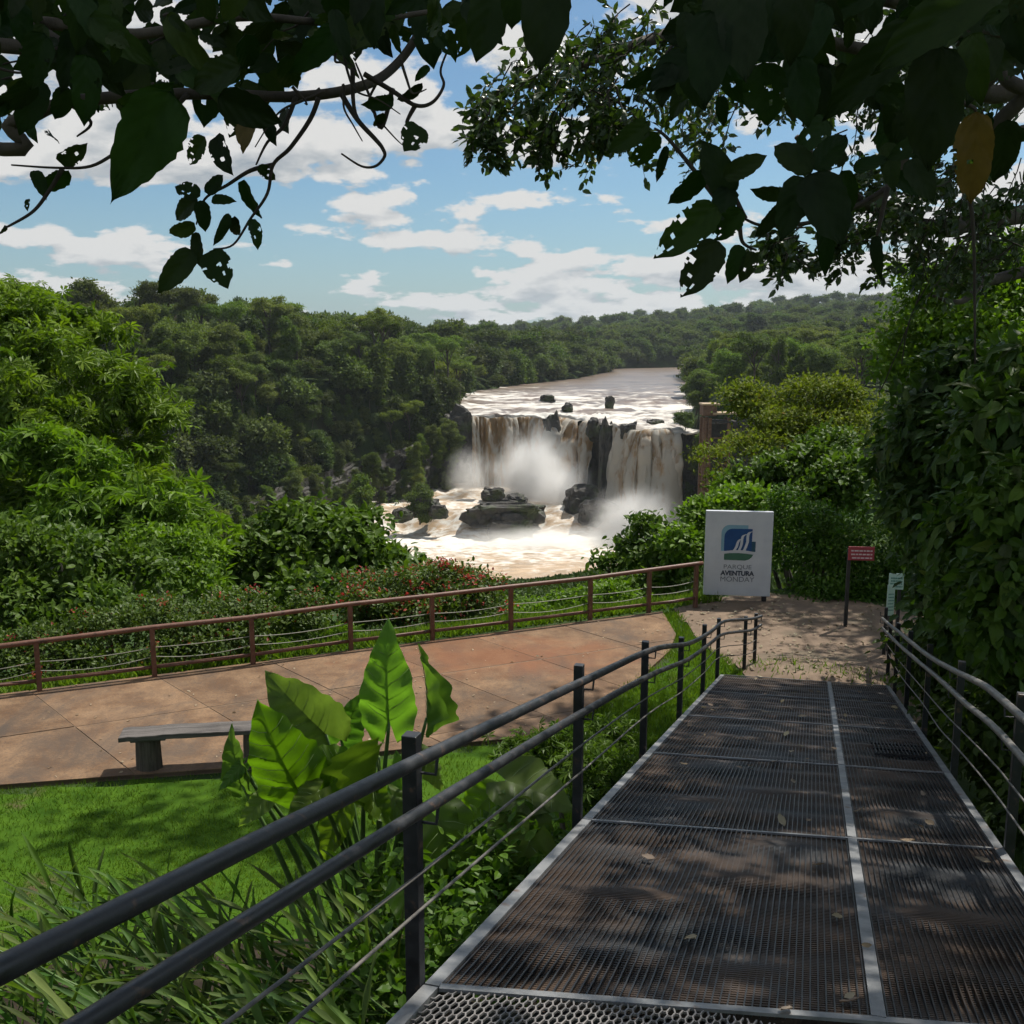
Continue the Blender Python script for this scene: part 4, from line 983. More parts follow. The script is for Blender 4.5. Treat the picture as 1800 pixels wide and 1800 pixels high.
# dark planting soil under the ramp and the bed beside it
lx = np.linspace(-8.0, 6.0, 56); ly = np.linspace(-1, 13, 60); X, Y = np.meshgrid(lx, ly); Cc = X * math.cos(AZ) - Y * math.sin(AZ); Ss = X * math.sin(AZ) + Y * math.cos(AZ)
msk = ((Cc > -1.7 - 5.5 * sstep((8.2 - Ss) / 2.0)) & (Cc < 1.5) & (Ss < 13.5)).ravel(); fc = grid_faces(56, 60); fc = fc[msk[fc].all(1)]
add('bed_soil', fast_mesh('bed_soil', np.stack([X.ravel(), Y.ravel(), near_h(X, Y).ravel() + .012], 1), [fc], smooth=True), M['bed'], kind='structure')

# ==================================================================== FOOTBRIDGE RAMP
bridge = empty('footbridge_ramp', 'sloping metal grating walkway leading down to the dirt path', 'walkway', ramp(15, 0, -.2))
BO = bridge.location.copy()
CL, CM, CR = -1.25, .30, 1.15
SK = .63 / 2.4                                     # joints run slightly askew
def sj(s_left, c): return s_left + (c - CL) * SK
JO = [.55, 3.13, 5.72, 8.17, 10.56, 12.91, 15.2]
def rv(s, c, h=0): return ramp(s, c, h) - BO
UPR = (ramp(0, 0, 1) - ramp(0, 0, 0)).normalized()
DIRR = (ramp(1, 0) - ramp(0, 0)).normalized(); NRR = (Vector((math.cos(AZ), -math.sin(AZ), 0)).cross(DIRR)).normalized()
def sag(s, c, j, c0, c1):
    """walked-on sheets are buckled a little"""
    return .010 * math.sin(s * 9 + c * 2) * math.sin(math.pi * (c - c0) / (c1 - c0))
def grating(j, c0, c1):
    """longitudinal upright bars with rusty cross strands a little below their tops"""
    sA, sB = JO[j], JO[j + 1]; b = MB(); g = MB(); pitch = .029; n = int((c1 - c0) / pitch)
    for i in range(n + 1):
        c = c0 + .012 + i * (c1 - c0 - .024) / n; a0, a1 = sj(sA, c) + .02, sj(sB, c) - .02; m_ = 5
        for q in range(m_):
            s0, s1 = a0 + (a1 - a0) * q / m_, a0 + (a1 - a0) * (q + 1) / m_
            b.bar(rv(s0, c, -.016 + sag(s0, c, j, c0, c1)), rv(s1, c, -.016 + sag(s1, c, j, c0, c1)), .006, .030, NRR)
    ns = int((sB - sA) / .020)
    for i in range(1, ns):
        t = i / ns; L = []
        for q in range(4):
            c = c0 + (c1 - c0) * q / 3; s = sj(sA, c) + (sB - sA) * t; L.append(rv(s, c, -.012 + sag(s, c, j, c0, c1) + .003 * math.sin(i * 12.9)))
        for q in range(3): g.bar(L[q], L[q + 1], .0135, .004, NRR)
    b.build('grating_bars', M['grating'], bridge, kind='stuff'); g.build('grating_strands', M['strand'], bridge, kind='stuff')
for j in range(1, 6):
    grating(j, CL + .03, CM - .022); grating(j, CM + .022, CR - .03)
# nearest panel: expanded-metal mesh of six-sided openings
def expanded(sA, sB, c0, c1):
    b = MB(); cw, cl = .046, .030; nr = int((sB - sA) / cl) + 8; nc = int((c1 - c0) / cw) + 1
    for i in range(nr):
        for k in range(nc):
            off = .5 * (i % 2); c = c0 + (k + off) * cw; s = sA + i * cl
            if c + cw > c1 or s < sj(sA, c) or s + cl > sj(sB, c): continue
            p = [rv(s, c, -.006), rv(s, c + cw * .30, -.006), rv(s + cl, c + cw * .5, -.002), rv(s + cl, c + cw * .8, -.002), rv(s, c + cw, -.006)]
            b.bar(p[0], p[1], .006, .008, NRR); b.bar(p[1], p[2], .0055, .008, NRR); b.bar(p[3], p[4], .0055, .008, NRR)
    b.build('expanded_mesh', M['mesh_metal'], bridge, kind='stuff')
expanded(JO[0] + 1.3, JO[1], CL + .03, CR - .03)
# frame: edge angles, joint flats, centre flat
for j in range(6):
    for c, w in ((CL, .055), (CR, .055)):
        b = MB(); b.bar(rv(sj(JO[j], c) + .006, c, -.008), rv(sj(JO[j + 1], c) - .006, c, -.008), w, .026, NRR); b.build('edge_angle', M['galv'], bridge)
        b = MB(); b.bar(rv(sj(JO[j], c) + .006, c - .02 * (1 if c > 0 else -1), -.10), rv(sj(JO[j + 1], c) - .006, c - .02 * (1 if c > 0 else -1), -.10), .012, .15, NRR); b.build('side_girder', M['black_paint'], bridge)
for j in range(1, 7):
    b = MB(); b.bar(rv(sj(JO[j], CL + .03), CL + .03, .0), rv(sj(JO[j], CR - .03), CR - .03, .0), .045 if j == 1 else .026, .012, NRR); b.build('joint_flat', M['galv'], bridge)
    b = MB(); b.bar(rv(sj(JO[j], CL + .03), CL + .03, -.12), rv(sj(JO[j], CR - .03), CR - .03, -.12), .06, .10, NRR); b.build('cross_beam', M['black_paint'], bridge)
    if j < 6:
        b = MB(); b.bar(rv(sj(JO[j], CM) + .02, CM, .003), rv(sj(JO[j + 1], CM) - .02, CM, .003), .052, .010, NRR); b.build('centre_flat', M['galv'], bridge)
# loose coarse patch laid over a hole at the right
b = MB()
for i in range(15):
    c = .62 + i * .033; b.bar(rv(9.1 + c * SK, c, .022), rv(9.75 + c * SK, c, .022), .007, .025, NRR)
for s in (9.12, 9.42, 9.72): b.bar(rv(s + .62 * SK, .60, .016), rv(s + 1.1 * SK, 1.10, .016), .01, .018, NRR)
b.build('grating_patch', M['black_paint'], bridge)

# railings
def railing(name, label, side, posts, ends):
    """posts: (base point, top height, rail heights[4]); rails stand inside the posts on bent brackets"""
    root = empty(name, label, 'railing', posts[1][0]); O = root.location.copy()
    inn = Vector((math.cos(AZ), -math.sin(AZ), 0)) * (-side)
    for bp, ht, hs in posts:
        b = MB(); lo = bp - Vector((0, 0, .14)); top = bp + Vector((0, 0, ht))
        b.bar(lo - O, top - O, .055, .055, Vector((math.cos(AZ), -math.sin(AZ), 0))); po = b.build('post', M['black_paint'], root, bevel=.003)
        b = MB()
        for h in hs[:2]:
            st = bp + Vector((0, 0, h - .085)) + inn * .026 + DIRR * .02; p1 = st + inn * .055; p2 = bp + Vector((0, 0, h - .015)) + inn * .085 + DIRR * .03
            b.tube([st - O, p1 - O, p2 - O], .0065, 6)
        b.build('bracket', M['black_paint'], po)
    RR = (.024, .022, .0065, .0065); NM = ('top_rail', 'middle_rail', 'wire', 'wire'); off = (.085, .085, .034, .034)
    mats = ends['mats']
    for k in range(4):
        if 'paths' in ends: pts = ends['paths'][k]
        else: pts = [ends['near'](k)] + [bp + Vector((0, 0, hs[k])) + inn * off[k] for bp, ht, hs in posts]
        pts = catmull(pts, 5) if k < 2 else catmull(pts, 3)
        b = MB(); b.tube([p - O for p in pts], RR[k], 10 if k < 2 else 6); b.build(NM[k], mats[k], root, True)
    return root
def vh(p, py): return zrow(py, p.y) - p.z
LP = []
for s, py_top, ry in ((.55, None, None), (3.13, 1290, (1322, 1410, 1535, 1598)), (5.72, 1168, (1189, 1242, 1308, 1355)), (8.17, 1127, (1140, 1183, 1226, 1256)), (10.56, 1120, (1130.5, 1158, 1191, 1215)), (12.91, 1098, (1110, 1130, 1160, 1180)), (14.95, 1087, (1092, 1114, 1138, 1155))):
    p = ramp(s, CL - .06)
    if ry is None: LP.append((p, .95, (.86, .68, .43, .27)))
    else: LP.append((p, vh(p, py_top), tuple(vh(p + Vector((.08, -.02, 0)), q) for q in ry)))
for px, by_, ty, ry in ((1308, 1171, 1083, (1087, 1107, 1132, 1150)), (1326, 1161, 1078, (1082, 1097, 1122, 1140))):
    p = on(px, by_, .22); LP.append((p, vh(p, ty), tuple(vh(p, q) for q in ry)))
nl = lambda k: ramp(-1.5, CL - .06 + (.085 if k < 2 else .034), (.86, .68, .43, .27)[k])
railing('left_railing', 'black two rail railing with wires along the left of the walkway', -1, LP, dict(near=nl, mats=[M['black_paint'], M['black_paint'], M['wire_grey'], M['wire_grey']]))
RP = []
for s, py_top, ry in ((3.9, None, None), (6.38, 1200, (1226, 1284, 1352, 1400)), (8.86, 1160, (1184, 1228, 1262, 1297)), (11.2, 1133, (1160, 1192, 1222, 1252)), (13.4, 1113, (1137, 1164, 1194, 1222)), (15.3, 1103, (1118, 1145, 1172, 1196)), (16.8, 1092, (1107, 1128, 1150, 1170)), (18.0, 1088, (1096, 1112, 1136, 1152))):
    p = ramp(min(s, 15.9), CR + .06)
    if s > 15.9: p = p + Vector((math.sin(AZ), math.cos(AZ), 0)) * (s - 15.9)
    if ry is None: RP.append((p, .95, (.86, .66, .43, .27)))
    else: RP.append((p, vh(p, py_top), tuple(vh(p, q) for q in ry)))
def on_c(px, py, c):
    d = ray(px, py); t = c / (d[0] * math.cos(AZ) - d[1] * math.sin(AZ)); return Vector(d * t) + Vector((0, 0, H))
RPATH = [[(1800, 1264), (1752, 1222), (1726, 1203), (1676, 1178), (1640, 1158), (1610, 1136), (1584, 1114), (1568, 1102), (1551, 1087)],
         [(1800, 1336), (1760, 1291), (1734, 1266), (1700, 1239), (1670, 1211), (1640, 1184), (1612, 1161), (1580, 1133), (1551, 1104)],
         [(1800, 1408), (1752, 1348), (1700, 1294), (1660, 1254), (1620, 1208), (1580, 1161), (1557, 1130)],
         [(1800, 1466), (1754, 1402), (1720, 1359), (1680, 1312), (1650, 1279), (1620, 1234), (1584, 1189), (1562, 1150)]]
RPTH = []
for k, L in enumerate(RPATH):
    c = CR + .06 - (.085 if k < 2 else .034); P = [on_c(px, py, c) for px, py in L]; P = [P[0] + (P[0] - P[1]).normalized() * 4.5] + P; RPTH.append(P)
RP2 = []
for p, ht, hs in RP[1:]:
    sp_ = p.x * math.sin(AZ) + p.y * math.cos(AZ); hh = []
    for P in RPTH:
        Q = sorted((q.x * math.sin(AZ) + q.y * math.cos(AZ), q.z) for q in P); hh.append(float(np.interp(sp_, [a for a, _ in Q], [b_ for _, b_ in Q])) - p.z)
    RP2.append((p, hh[0] + .07, tuple(hh)))
RP = [RP[0]] + [q for q in RP2 if q[2][0] > .3]
nr_ = lambda k: ramp(1.0, CR + .06 - (.085 if k < 2 else .034), (.86, .66, .43, .27)[k])
railing('right_railing', 'grey worn two rail railing with wires along the right of the walkway', 1, RP, dict(near=nr_, paths=RPTH, mats=[M['rail_grey'], M['rail_grey'], M['wire_grey'], M['wire_grey']]))

# fallen leaves on the deck, one by one
def dry_leaf(seed):
    r = np.random.default_rng(seed); L = []
    nu_, nv_ = 6, 4; V = []
    for i in range(nu_ + 1):
        t = i / nu_; w = .30 * math.sin(math.pi * min(1, t * .95 + .03)) ** .8 * r.uniform(.8, 1.15)
        for j in range(nv_ + 1):
            q = (j / nv_ - .5) * 2; V.append((q * w, t - .5, .10 * q * q * r.uniform(.4, 1.4) + .10 * math.sin(3 * t + seed)))
    me = fast_mesh('fallen_leaf', np.array(V), [grid_faces(nv_ + 1, nu_ + 1)], {'tint': np.full(len(V), r.uniform(0, 1))}, smooth=True); me.materials.append(M['litter']); return me
DL = [dry_leaf(i) for i in range(6)]
fixed = [(1.05, 3.9), (-.42, 3.98), (-.02, 3.45), (.10, 5.4), (.62, 6.2), (.80, 6.75), (.72, 6.6), (.97, 6.9)]
for i in range(58):
    if i < len(fixed): c, s = fixed[i]
    else: c = rng.uniform(-1.15, 1.08); s = 3.3 + 12 * rng.random() ** 1.1
    o = add('fallen_leaf', DL[i % 6], None, label='dry pale leaf lying on the metal walkway', cat='leaf', group='dry leaves scattered on the walkway')
    o.location = ramp(s, c, .020); z_ = rng.uniform(.035, .10); o.scale = (z_, z_, z_ * .7); o.rotation_euler = (-.22 + rng.normal() * .15, rng.normal() * .2, rng.uniform(0, 6.28))

# ==================================================================== BROWN FENCE
fence = empty('brown_fence', 'red brown steel fence with sagging cables along the gorge edge', 'fence', (FA[0], FA[1], 0)); FO = fence.location.copy()
FPX = [(-150, 1243), (70, 1215), (272, 1190), (445, 1168), (617, 1143), (760, 1125), (898, 1108), (1037, 1090), (1140, 1077), (1222, 1065)]
FTY = [1156, 1128, 1103, 1085, 1062, 1047, 1031, 1016, 1002, 991]
FP = []; 
for (px, py), ty in zip(FPX, FTY): p = on(px, py, .03); FP.append((p, zrow(ty, p.y) - .03))
d3 = Vector((FD[0], FD[1], 0))
for p, h in FP:
    b = MB(); b.bar(p - FO - Vector((0, 0, .15)), p - FO + Vector((0, 0, h - .02)), .075, .075, Vector((FN[0], FN[1], 0))); b.build('post', M['brown_paint'], fence, bevel=.005)
pts = [p + Vector((0, 0, h)) - FO for p, h in FP]; pts = [pts[0] - d3 * 3] + pts + [pts[-1] + d3 * .15]
b = MB(); b.tube(pts, .042, 10); b.build('top_rail', M['brown_paint'], fence, True)
for i in range(len(FP) - 1):
    (p, h), (q, g2) = FP[i], FP[i + 1]
    b = MB(); b.tube([p + Vector((0, 0, .17)) - FO + d3 * .04, (p + q) / 2 + Vector((0, 0, .17 + rng.normal() * .008)) - FO, q + Vector((0, 0, .17)) - FO - d3 * .04], .032, 8); b.build('bottom_rail', M['brown_paint'], fence, True)
    for fz, sg in ((.42, rng.uniform(.02, .09)), (.60, rng.uniform(.01, .05))):
        b = MB(); cs = [p.lerp(q, t) + Vector((0, 0, (h + (g2 - h) * t) * fz - sg * 4 * t * (1 - t))) - FO for t in np.linspace(0, 1, 9)]
        b.tube(cs, .007, 5, False); b.build('cable', M['cable'], fence)
p, h = FP[0]
b = MB(); b.tube([p + Vector((0, 0, .17)) - FO, p + Vector((0, 0, .17)) - FO - d3 * 3], .032, 8); b.build('bottom_rail', M['brown_paint'], fence, True)

# ==================================================================== BENCH
bp = on(262, 1352, .04); bench = empty('log_bench', 'weathered plank bench on stump legs at the plaza edge', 'bench', (bp.x, bp.y, .04))
bdir = Vector((.985, .17, 0)).normalized(); bn = Vector((-bdir.y, bdir.x, 0)); BM = Matrix((bdir, bn, Vector((0, 0, 1)))).transposed()
def bl(a, d, z): return bdir * a + bn * d + Vector((0, 0, z))
def plank(L, wdt, th, n=18):
    b = MB(); r = np.random.default_rng(4)
    for i in range(n + 1):
        t = i / n; j = r.normal() * .006; k = r.normal() * .008
        for a, c in ((-wdt / 2 + j, -th / 2), (wdt / 2 + k, -th / 2), (wdt / 2 + k, th / 2 + j * .4), (-wdt / 2 + j, th / 2 + k * .4)):
            b.v.append((t * L, a, c + .006 * math.sin(t * 5)))
    for i in range(n):
        for q in range(4): b.f.append((i * 4 + q, i * 4 + (q + 1) % 4, i * 4 + 4 + (q + 1) % 4, i * 4 + 4 + q))
    b.f += [(0, 3, 2, 1), (n * 4, n * 4 + 1, n * 4 + 2, n * 4 + 3)]; return b
o = plank(1.95, .36, .062).build('seat', M['wood'], bench, bevel=.008); o.location = bl(-.32, .05, .455); o.rotation_euler = (0, 0, math.atan2(bdir.y, bdir.x))
for a in (0., 1.32):
    b = MB(); n = 20; r = np.random.default_rng(int(a * 10) + 2); rings = 6
    prof = [.155 * (1 + r.normal() * .05) for _ in range(n)]
    for i in range(rings + 1):
        z = i / rings * .424
        for k in range(n):
            an = 6.283 * k / n; rr = prof[k] * (1.06 - .08 * i / rings + r.normal() * .008); b.v.append((math.cos(an) * rr, math.sin(an) * rr * .85, z))
    for i in range(rings):
        for k in range(n): b.f.append((i * n + k, i * n + (k + 1) % n, (i + 1) * n + (k + 1) % n, (i + 1) * n + k))
    b.f.append(tuple(rings * n + k for k in range(n)))
    o = b.build('leg', M['stump'], bench, True); o.location = bl(a, .05, 0)
b = MB(); b.box((0, 0, 0), (.42, .30, .022)); o = b.build('packing_board', M['wood'], bench, bevel=.004); o.location = bl(.02, .05, .4115) + Vector((0, 0, 0)); o.rotation_euler = (0, 0, .2)

# ==================================================================== SIGNS
def text_mesh(txt, size, bold=0.0):
    c = bpy.data.curves.new('text', 'FONT'); c.body = txt; c.size = size; c.align_x = 'CENTER'; c.offset = bold; c.extrude = .0008
    t = bpy.data.objects.new('tmp', c); COL.objects.link(t); bpy.context.view_layer.update()
    me = bpy.data.meshes.new_from_object(t.evaluated_get(bpy.context.evaluated_depsgraph_get())); bpy.data.objects.remove(t); me.name = 'lettering'; return me
SY = 20.75
pL, pR = at(1237, 1047, SY), at(1352, 1047, SY); SW = (pR - pL).length; ST = at(1294, 899, SY).z; SB = at(1294, 1047, SY).z; SHh = ST - SB
sign = empty('park_sign', 'white park sign board with blue waterfall logo', 'sign', ((pL.x + pR.x) / 2, SY, 0)); sign.rotation_euler = (0, R(.3), R(-6))
def sx(cx): return (cx - 721) / 927 * SW
def sz(cy): return SB + (1365 - cy) / 1130 * SHh
b = MB(); b.box((0, .06, SB + SHh / 2), (SW, .12, SHh)); b.build('board', M['white_board'], sign, bevel=.006)
for a in (-.42, .42):
    b = MB(); b.box((a * SW, .10, SB / 2 - .1), (.09, .09, SB + .3)); b.build('leg', M['dark_wood'], sign)
def flat(name, pts, y, mat, lab=None):
    b = MB(); q = [(sx(a), y, sz(c)) for a, c in pts]; b.poly(q); b.build(name, mat, sign, label=lab)
def arc(cx, cy, r, a0, a1, n=8): return [(cx + r * math.cos(R(a0 + (a1 - a0) * i / n)), cy - r * math.sin(R(a0 + (a1 - a0) * i / n))) for i in range(n + 1)]
flat('logo_backdrop', [(478, 765), ] + arc(590, 528, 112, 180, 90) + [(845, 416), (845, 765)], -.002, M['sign_lightblue'])
flat('logo_blue_field', [(520, 765)] + arc(632, 577, 112, 180, 90) + [(905, 465), (905, 765)], -.004, M['sign_blue'])
flat('logo_teal_block', [(900, 632), (955, 632), (955, 770), (900, 765)], -.0045, M['sign_teal'])
flat('logo_green_bank', [(525, 803), (600, 793), (720, 789), (830, 795), (928, 806)] + [(905, 845), (870, 872), (820, 888), (525, 884)], -.004, M['sign_green'])
def stream(xs, w, nm='logo_stream'):
    L = catmull([Vector((x, y, 0)) for x, y in xs], 6); left = [(p.x - w(i / len(L)), p.y) for i, p in enumerate(L)]; right = [(p.x + w(i / len(L)), p.y) for i, p in enumerate(L)]
    b = MB()
    for i in range(len(L) - 1): b.poly([(sx(left[i][0]), -.006, sz(left[i][1])), (sx(right[i][0]), -.006, sz(right[i][1])), (sx(right[i + 1][0]), -.006, sz(right[i + 1][1])), (sx(left[i + 1][0]), -.006, sz(left[i + 1][1]))])
    b.build(nm, M['white_board'], sign)
stream([(750, 602), (722, 620), (705, 660), (690, 710), (655, 765)], lambda t: 16 + 4 * t)
stream([(830, 535), (782, 555), (765, 600), (757, 680), (725, 765)], lambda t: 18)
stream([(905, 498), (860, 515), (843, 560), (838, 650), (795, 765)], lambda t: 19)
flat('logo_white_line', [(520, 768), (650, 752), (800, 750), (955, 772), (955, 782), (800, 768), (650, 770), (520, 790)], -.0065, M['white_board'])
flat('logo_white_wedge', [(905, 462), (912, 462), (912, 632), (903, 632)], -.0068, M['white_board'])
for txt, cy, wpx, mat, bold in (('PARQUE', 1003, 385, M['sign_grey'], 0), ('AVENTURA', 1090, 470, M['sign_ink'], .006), ('MONDAY', 1176, 470, M['sign_grey'], 0)):
    me = text_mesh(txt, .12, bold); xs = [v.co.x for v in me.vertices]; ys = [v.co.y for v in me.vertices]
    o = add('lettering', me, mat, sign); ww = wpx / 927 * SW; hh = 68 / 1130 * SHh
    o.scale = (ww / (max(xs) - min(xs)), hh / (max(ys) - min(ys)), 1); o.location = (sx(718), -.004, sz(cy)); o.rotation_euler = (R(90), 0, 0)

def small_sign(name, label, px0, px1, py0, py1, Yd, face, ink, lines, post_px, post_w, rz=0, post_mat=None, seed=1):
    r = np.random.default_rng(seed); a, c = at(px0, py1, Yd), at(px1, py0, Yd); w, h = c.x - a.x, c.z - a.z; cx = (a.x + c.x) / 2
    g = gz(cx, Yd); o = empty(name, label, 'sign', (cx, Yd, g)); o.rotation_euler = (0, 0, rz)
    b = MB(); b.box((0, 0, (a.z + c.z) / 2 - g), (w, .02, h)); b.build('panel', face, o, bevel=.003)
    pxw = at(post_px, py1, Yd).x - cx; b = MB(); b.box((pxw, .055, (c.z - g) / 2 - .1), (post_w, .07, c.z - g + .1)); b.build('post', post_mat or M['dark_wood'], o)
    for i in range(lines):
        z = c.z - g - h * (.30 + .52 * i / max(1, lines - 1)); xx = -w * .40 + r.uniform(0, .06) * w; b = MB()
        while xx < w * .36:
            l = r.uniform(.07, .18) * w; l = min(l, w * .42 - xx); b.box((xx + l / 2, -.0115, z), (l, .002, h * (.10 if lines < 5 else .035))); xx += l + .03 * w
        b.build('print_line', ink, o)
    return o
small_sign('notice_sign', 'small red notice sign with three pale lines of print on a dark post', 1491, 1537, 961, 985, 18.8, M['sign_red'], M['sign_pink'], 3, 1494, .06, R(-6), seed=3)
small_sign('info_sign', 'narrow pale green info sign beside the right railing', 1557, 1574, 1028, 1082, 17.2, M['sign_pale'], M['sign_print'], 6, 1568, .05, R(8), seed=5)
small_sign('info_sign', 'wider pale green sign half hidden in leaves behind the narrow one', 1562, 1589, 1008, 1036, 18.0, M['sign_pale'], M['sign_print'], 4, 1582, .05, R(-8), seed=6)

# ==================================================================== ELEPHANT EARS
def ear_mesh(seed, curl=.0, wav=1.0):
    """arrow-heart leaf: origin at the stalk joint, tip along +Y, ribs corrugated, edge scalloped"""
    r = np.random.default_rng(seed); nu_, nv_ = 34, 12
    T = np.linspace(-.26, 1, nu_); ow = np.interp(T, [-.26, -.18, 0, .2, .45, .7, .9, 1], [.10, .27, .40, .43, .37, .24, .09, 0]); inn = np.where(T < 0, -T * .42, 0)
    V = []; ph = r.uniform(0, 6)
    for side in (-1, 1):
        for i, t in enumerate(T):
            for j in range(nv_):
                q = j / (nv_ - 1); x = inn[i] + (ow[i] * (1 + .035 * math.sin(t * 34 + ph + side)) - inn[i]) * q
                z = -.10 * (1 - q) ** 2 * 0 + .10 * x + .020 * wav * math.sin(26 * (t - .55 * x) + side) * min(1, x * 6) + .035 * wav * q * q * math.sin(15 * t + ph * side)
                z += -.22 * max(0, t) ** 2.2 + curl * x * x * 2.2 - .10 * max(0, -t)
                V.append((side * x, t, z))
    f = grid_faces(nv_, nu_); F2 = np.concatenate([f[:, ::-1], f + nu_ * nv_])
    me = fast_mesh('leaf', np.array(V), [F2], {'tint': np.full(len(V), r.uniform(.2, .9))}, smooth=True); me.materials.append(M['ear']); return me
EARS = [ear_mesh(1), ear_mesh(2, .25), ear_mesh(3, .9, 1.4), ear_mesh(4, -.25), ear_mesh(5, 1.6, 1.6)]
def rib_mesh():
    b = MB(); b.tube([(0, t, -.22 * max(0, t) ** 2.2 - .012) for t in np.linspace(-.02, .96, 9)], np.linspace(.014, .003, 9), 6)
    for t in (.02, .12, .24, .38, .52, .66):
        for s in (-1, 1):
            w = np.interp(t, [0, .2, .45, .7, .9], [.36, .39, .33, .2, .08]); b.tube([(0, t, -.22 * t ** 2.2 - .010), (s * w * .5, t + w * .22, .05 * w - .22 * t ** 2.2 - .010), (s * w * .92, t + w * .52, .09 * w - .22 * (t + w * .5) ** 2.2 - .006)], [.005, .0035, .0015], 4)
    me = b.mesh('rib', True); me.materials.append(M['rib']); return me
M['rib'] = plain_mat('pale_leaf_rib', (.14, .21, .06), (.19, .27, .09), 8, .5, bump=0)
RIB = rib_mesh()
def orient(o, A, B, nrm, ws=1.0):
    d = (B - A); y = d.normalized(); z = (nrm - y * nrm.dot(y)).normalized(); x = y.cross(z); l = d.length
    o.location = A; o.rotation_euler = Matrix((x, y, z)).transposed().to_euler(); o.scale = (l * ws, l, l)
def ear_clump(label, base, items):
    base = Vector(base); root = empty('elephant_ear_plant', label, 'plant', base)
    for ax, ay, tx, ty, Yd, dY, wsc, var, tilt in items:
        A = at(ax, ay, Yd) - base; B = at(tx, ty, Yd + dY) - base; n = (Vector((0, 0, H)) - (A + base)).normalized() + Vector(tilt)
        o = add('leaf', EARS[var], None, root); orient(o, A, B, n, wsc)
        add('rib', RIB, None, o)
        b = MB(); g = Vector((random.gauss(0, .12), random.gauss(0, .12), -.1)); m_ = g.lerp(A, .55) + Vector((0, 0, .12 * A.length)) * .6
        b.tube(catmull([g, m_, A - n.normalized() * .01], 6), np.linspace(.030, .011, 13), 7); b.build('stalk', M['stalk'], root, True)
    return root
ear_clump('tall clump of elephant ear leaves standing behind the left railing', (-1.05, 7.0, gz(-1.05, 7.0)), [
    (684, 1268, 676, 1104, 6.7, -.10, .66, 0, (-.15, 0, -.35)), (752, 1262, 756, 1133, 6.9, .1, .30, 2, (1.4, 0, -.2)),
    (524, 1388, 446, 1248, 6.4, -.12, .92, 3, (-.25, 0, -.3)), (572, 1290, 466, 1190, 6.95, -.1, .92, 1, (-.1, 0, -.2)),
    (712, 1420, 700, 1330, 6.9, -.05, .7, 0, (.1, 0, -.2)), (560, 1440, 600, 1380, 6.8, -.05, .7, 1, (0, 0, -.2)), (604, 1352, 500, 1338, 6.5, -.1, .9, 3, (-.1, 0, .0)), (664, 1330, 636, 1452, 6.35, -.05, .42, 4, (-1.0, 0, .2)),
    (424, 1378, 398, 1284, 6.75, -.05, .55, 1, (-.4, 0, -.3)), (425, 1345, 380, 1388, 6.7, -.1, .6, 3, (-.3, 0, .5)),
    (745, 1330, 790, 1395, 6.9, .15, .5, 3, (.4, 0, .2)),
    (600, 1420, 560, 1520, 6.6, -.1, .7, 0, (-.2, 0, .5)), (600, 1300, 632, 1228, 7.1, -.05, .9, 1, (0, 0, -.2)), (470, 1400, 415, 1452, 6.5, -.1, .7, 0, (-.3, 0, .0)), (560, 1390, 500, 1450, 6.3, -.15, .9, 3, (0, 0, .6)), (640, 1380, 690, 1450, 6.4, -.1, .8, 1, (.2, 0, .6)), (690, 1400, 740, 1480, 6.7, -.1, .6, 3, (.3, 0, .5))])
ear_clump('broad elephant ear leaves in shade beside the walkway edge', (.0, 6.3, gz(0, 6.3)), [
    (890, 1372, 1010, 1408, 6.2, -.15, 1.15, 0, (.0, 0, 1.2)), (770, 1440, 820, 1590, 5.7, -.1, .95, 3, (.1, 0, .5)),
    (900, 1440, 965, 1560, 6.0, -.2, 1.1, 1, (.1, 0, .8)), (860, 1400, 790, 1470, 6.3, .0, .9, 0, (-.2, 0, .8)),
    (930, 1480, 880, 1620, 5.7, -.2, .9, 3, (0, 0, .6)), (705, 1560, 735, 1660, 5.0, -.15, .7, 1, (0, 0, .4))])

# ==================================================================== GINGER CLUMPS
def lance_mesh(seed, w=.062, bend=.35):
    r = np.random.default_rng(seed); V = []; nu_, nv_ = 10, 5
    for i in range(nu_ + 1):
        t = i / nu_; ww = w * (math.sin(math.pi * min(1, t * .93 + .06)) ** .75) * (1 if t < 1 else 0)
        for j in range(nv_):
            q = j / (nv_ - 1) * 2 - 1; V.append((q * ww, t, abs(q) * ww * .45 - bend * t * t + .012 * math.sin(t * 14 + seed) * q))
    me = fast_mesh('leaf', np.array(V), [grid_faces(nv_, nu_ + 1)], {'tint': np.full(len(V), r.uniform(0, 1))}, smooth=True); me.materials.append(M['ginger']); return me
LANCE = [lance_mesh(1, .044, .15), lance_mesh(2, .048, .05), lance_mesh(3, .040, .35), lance_mesh(4, .045, .1), lance_mesh(5, .040, .22)]
rg = np.random.default_rng(23)
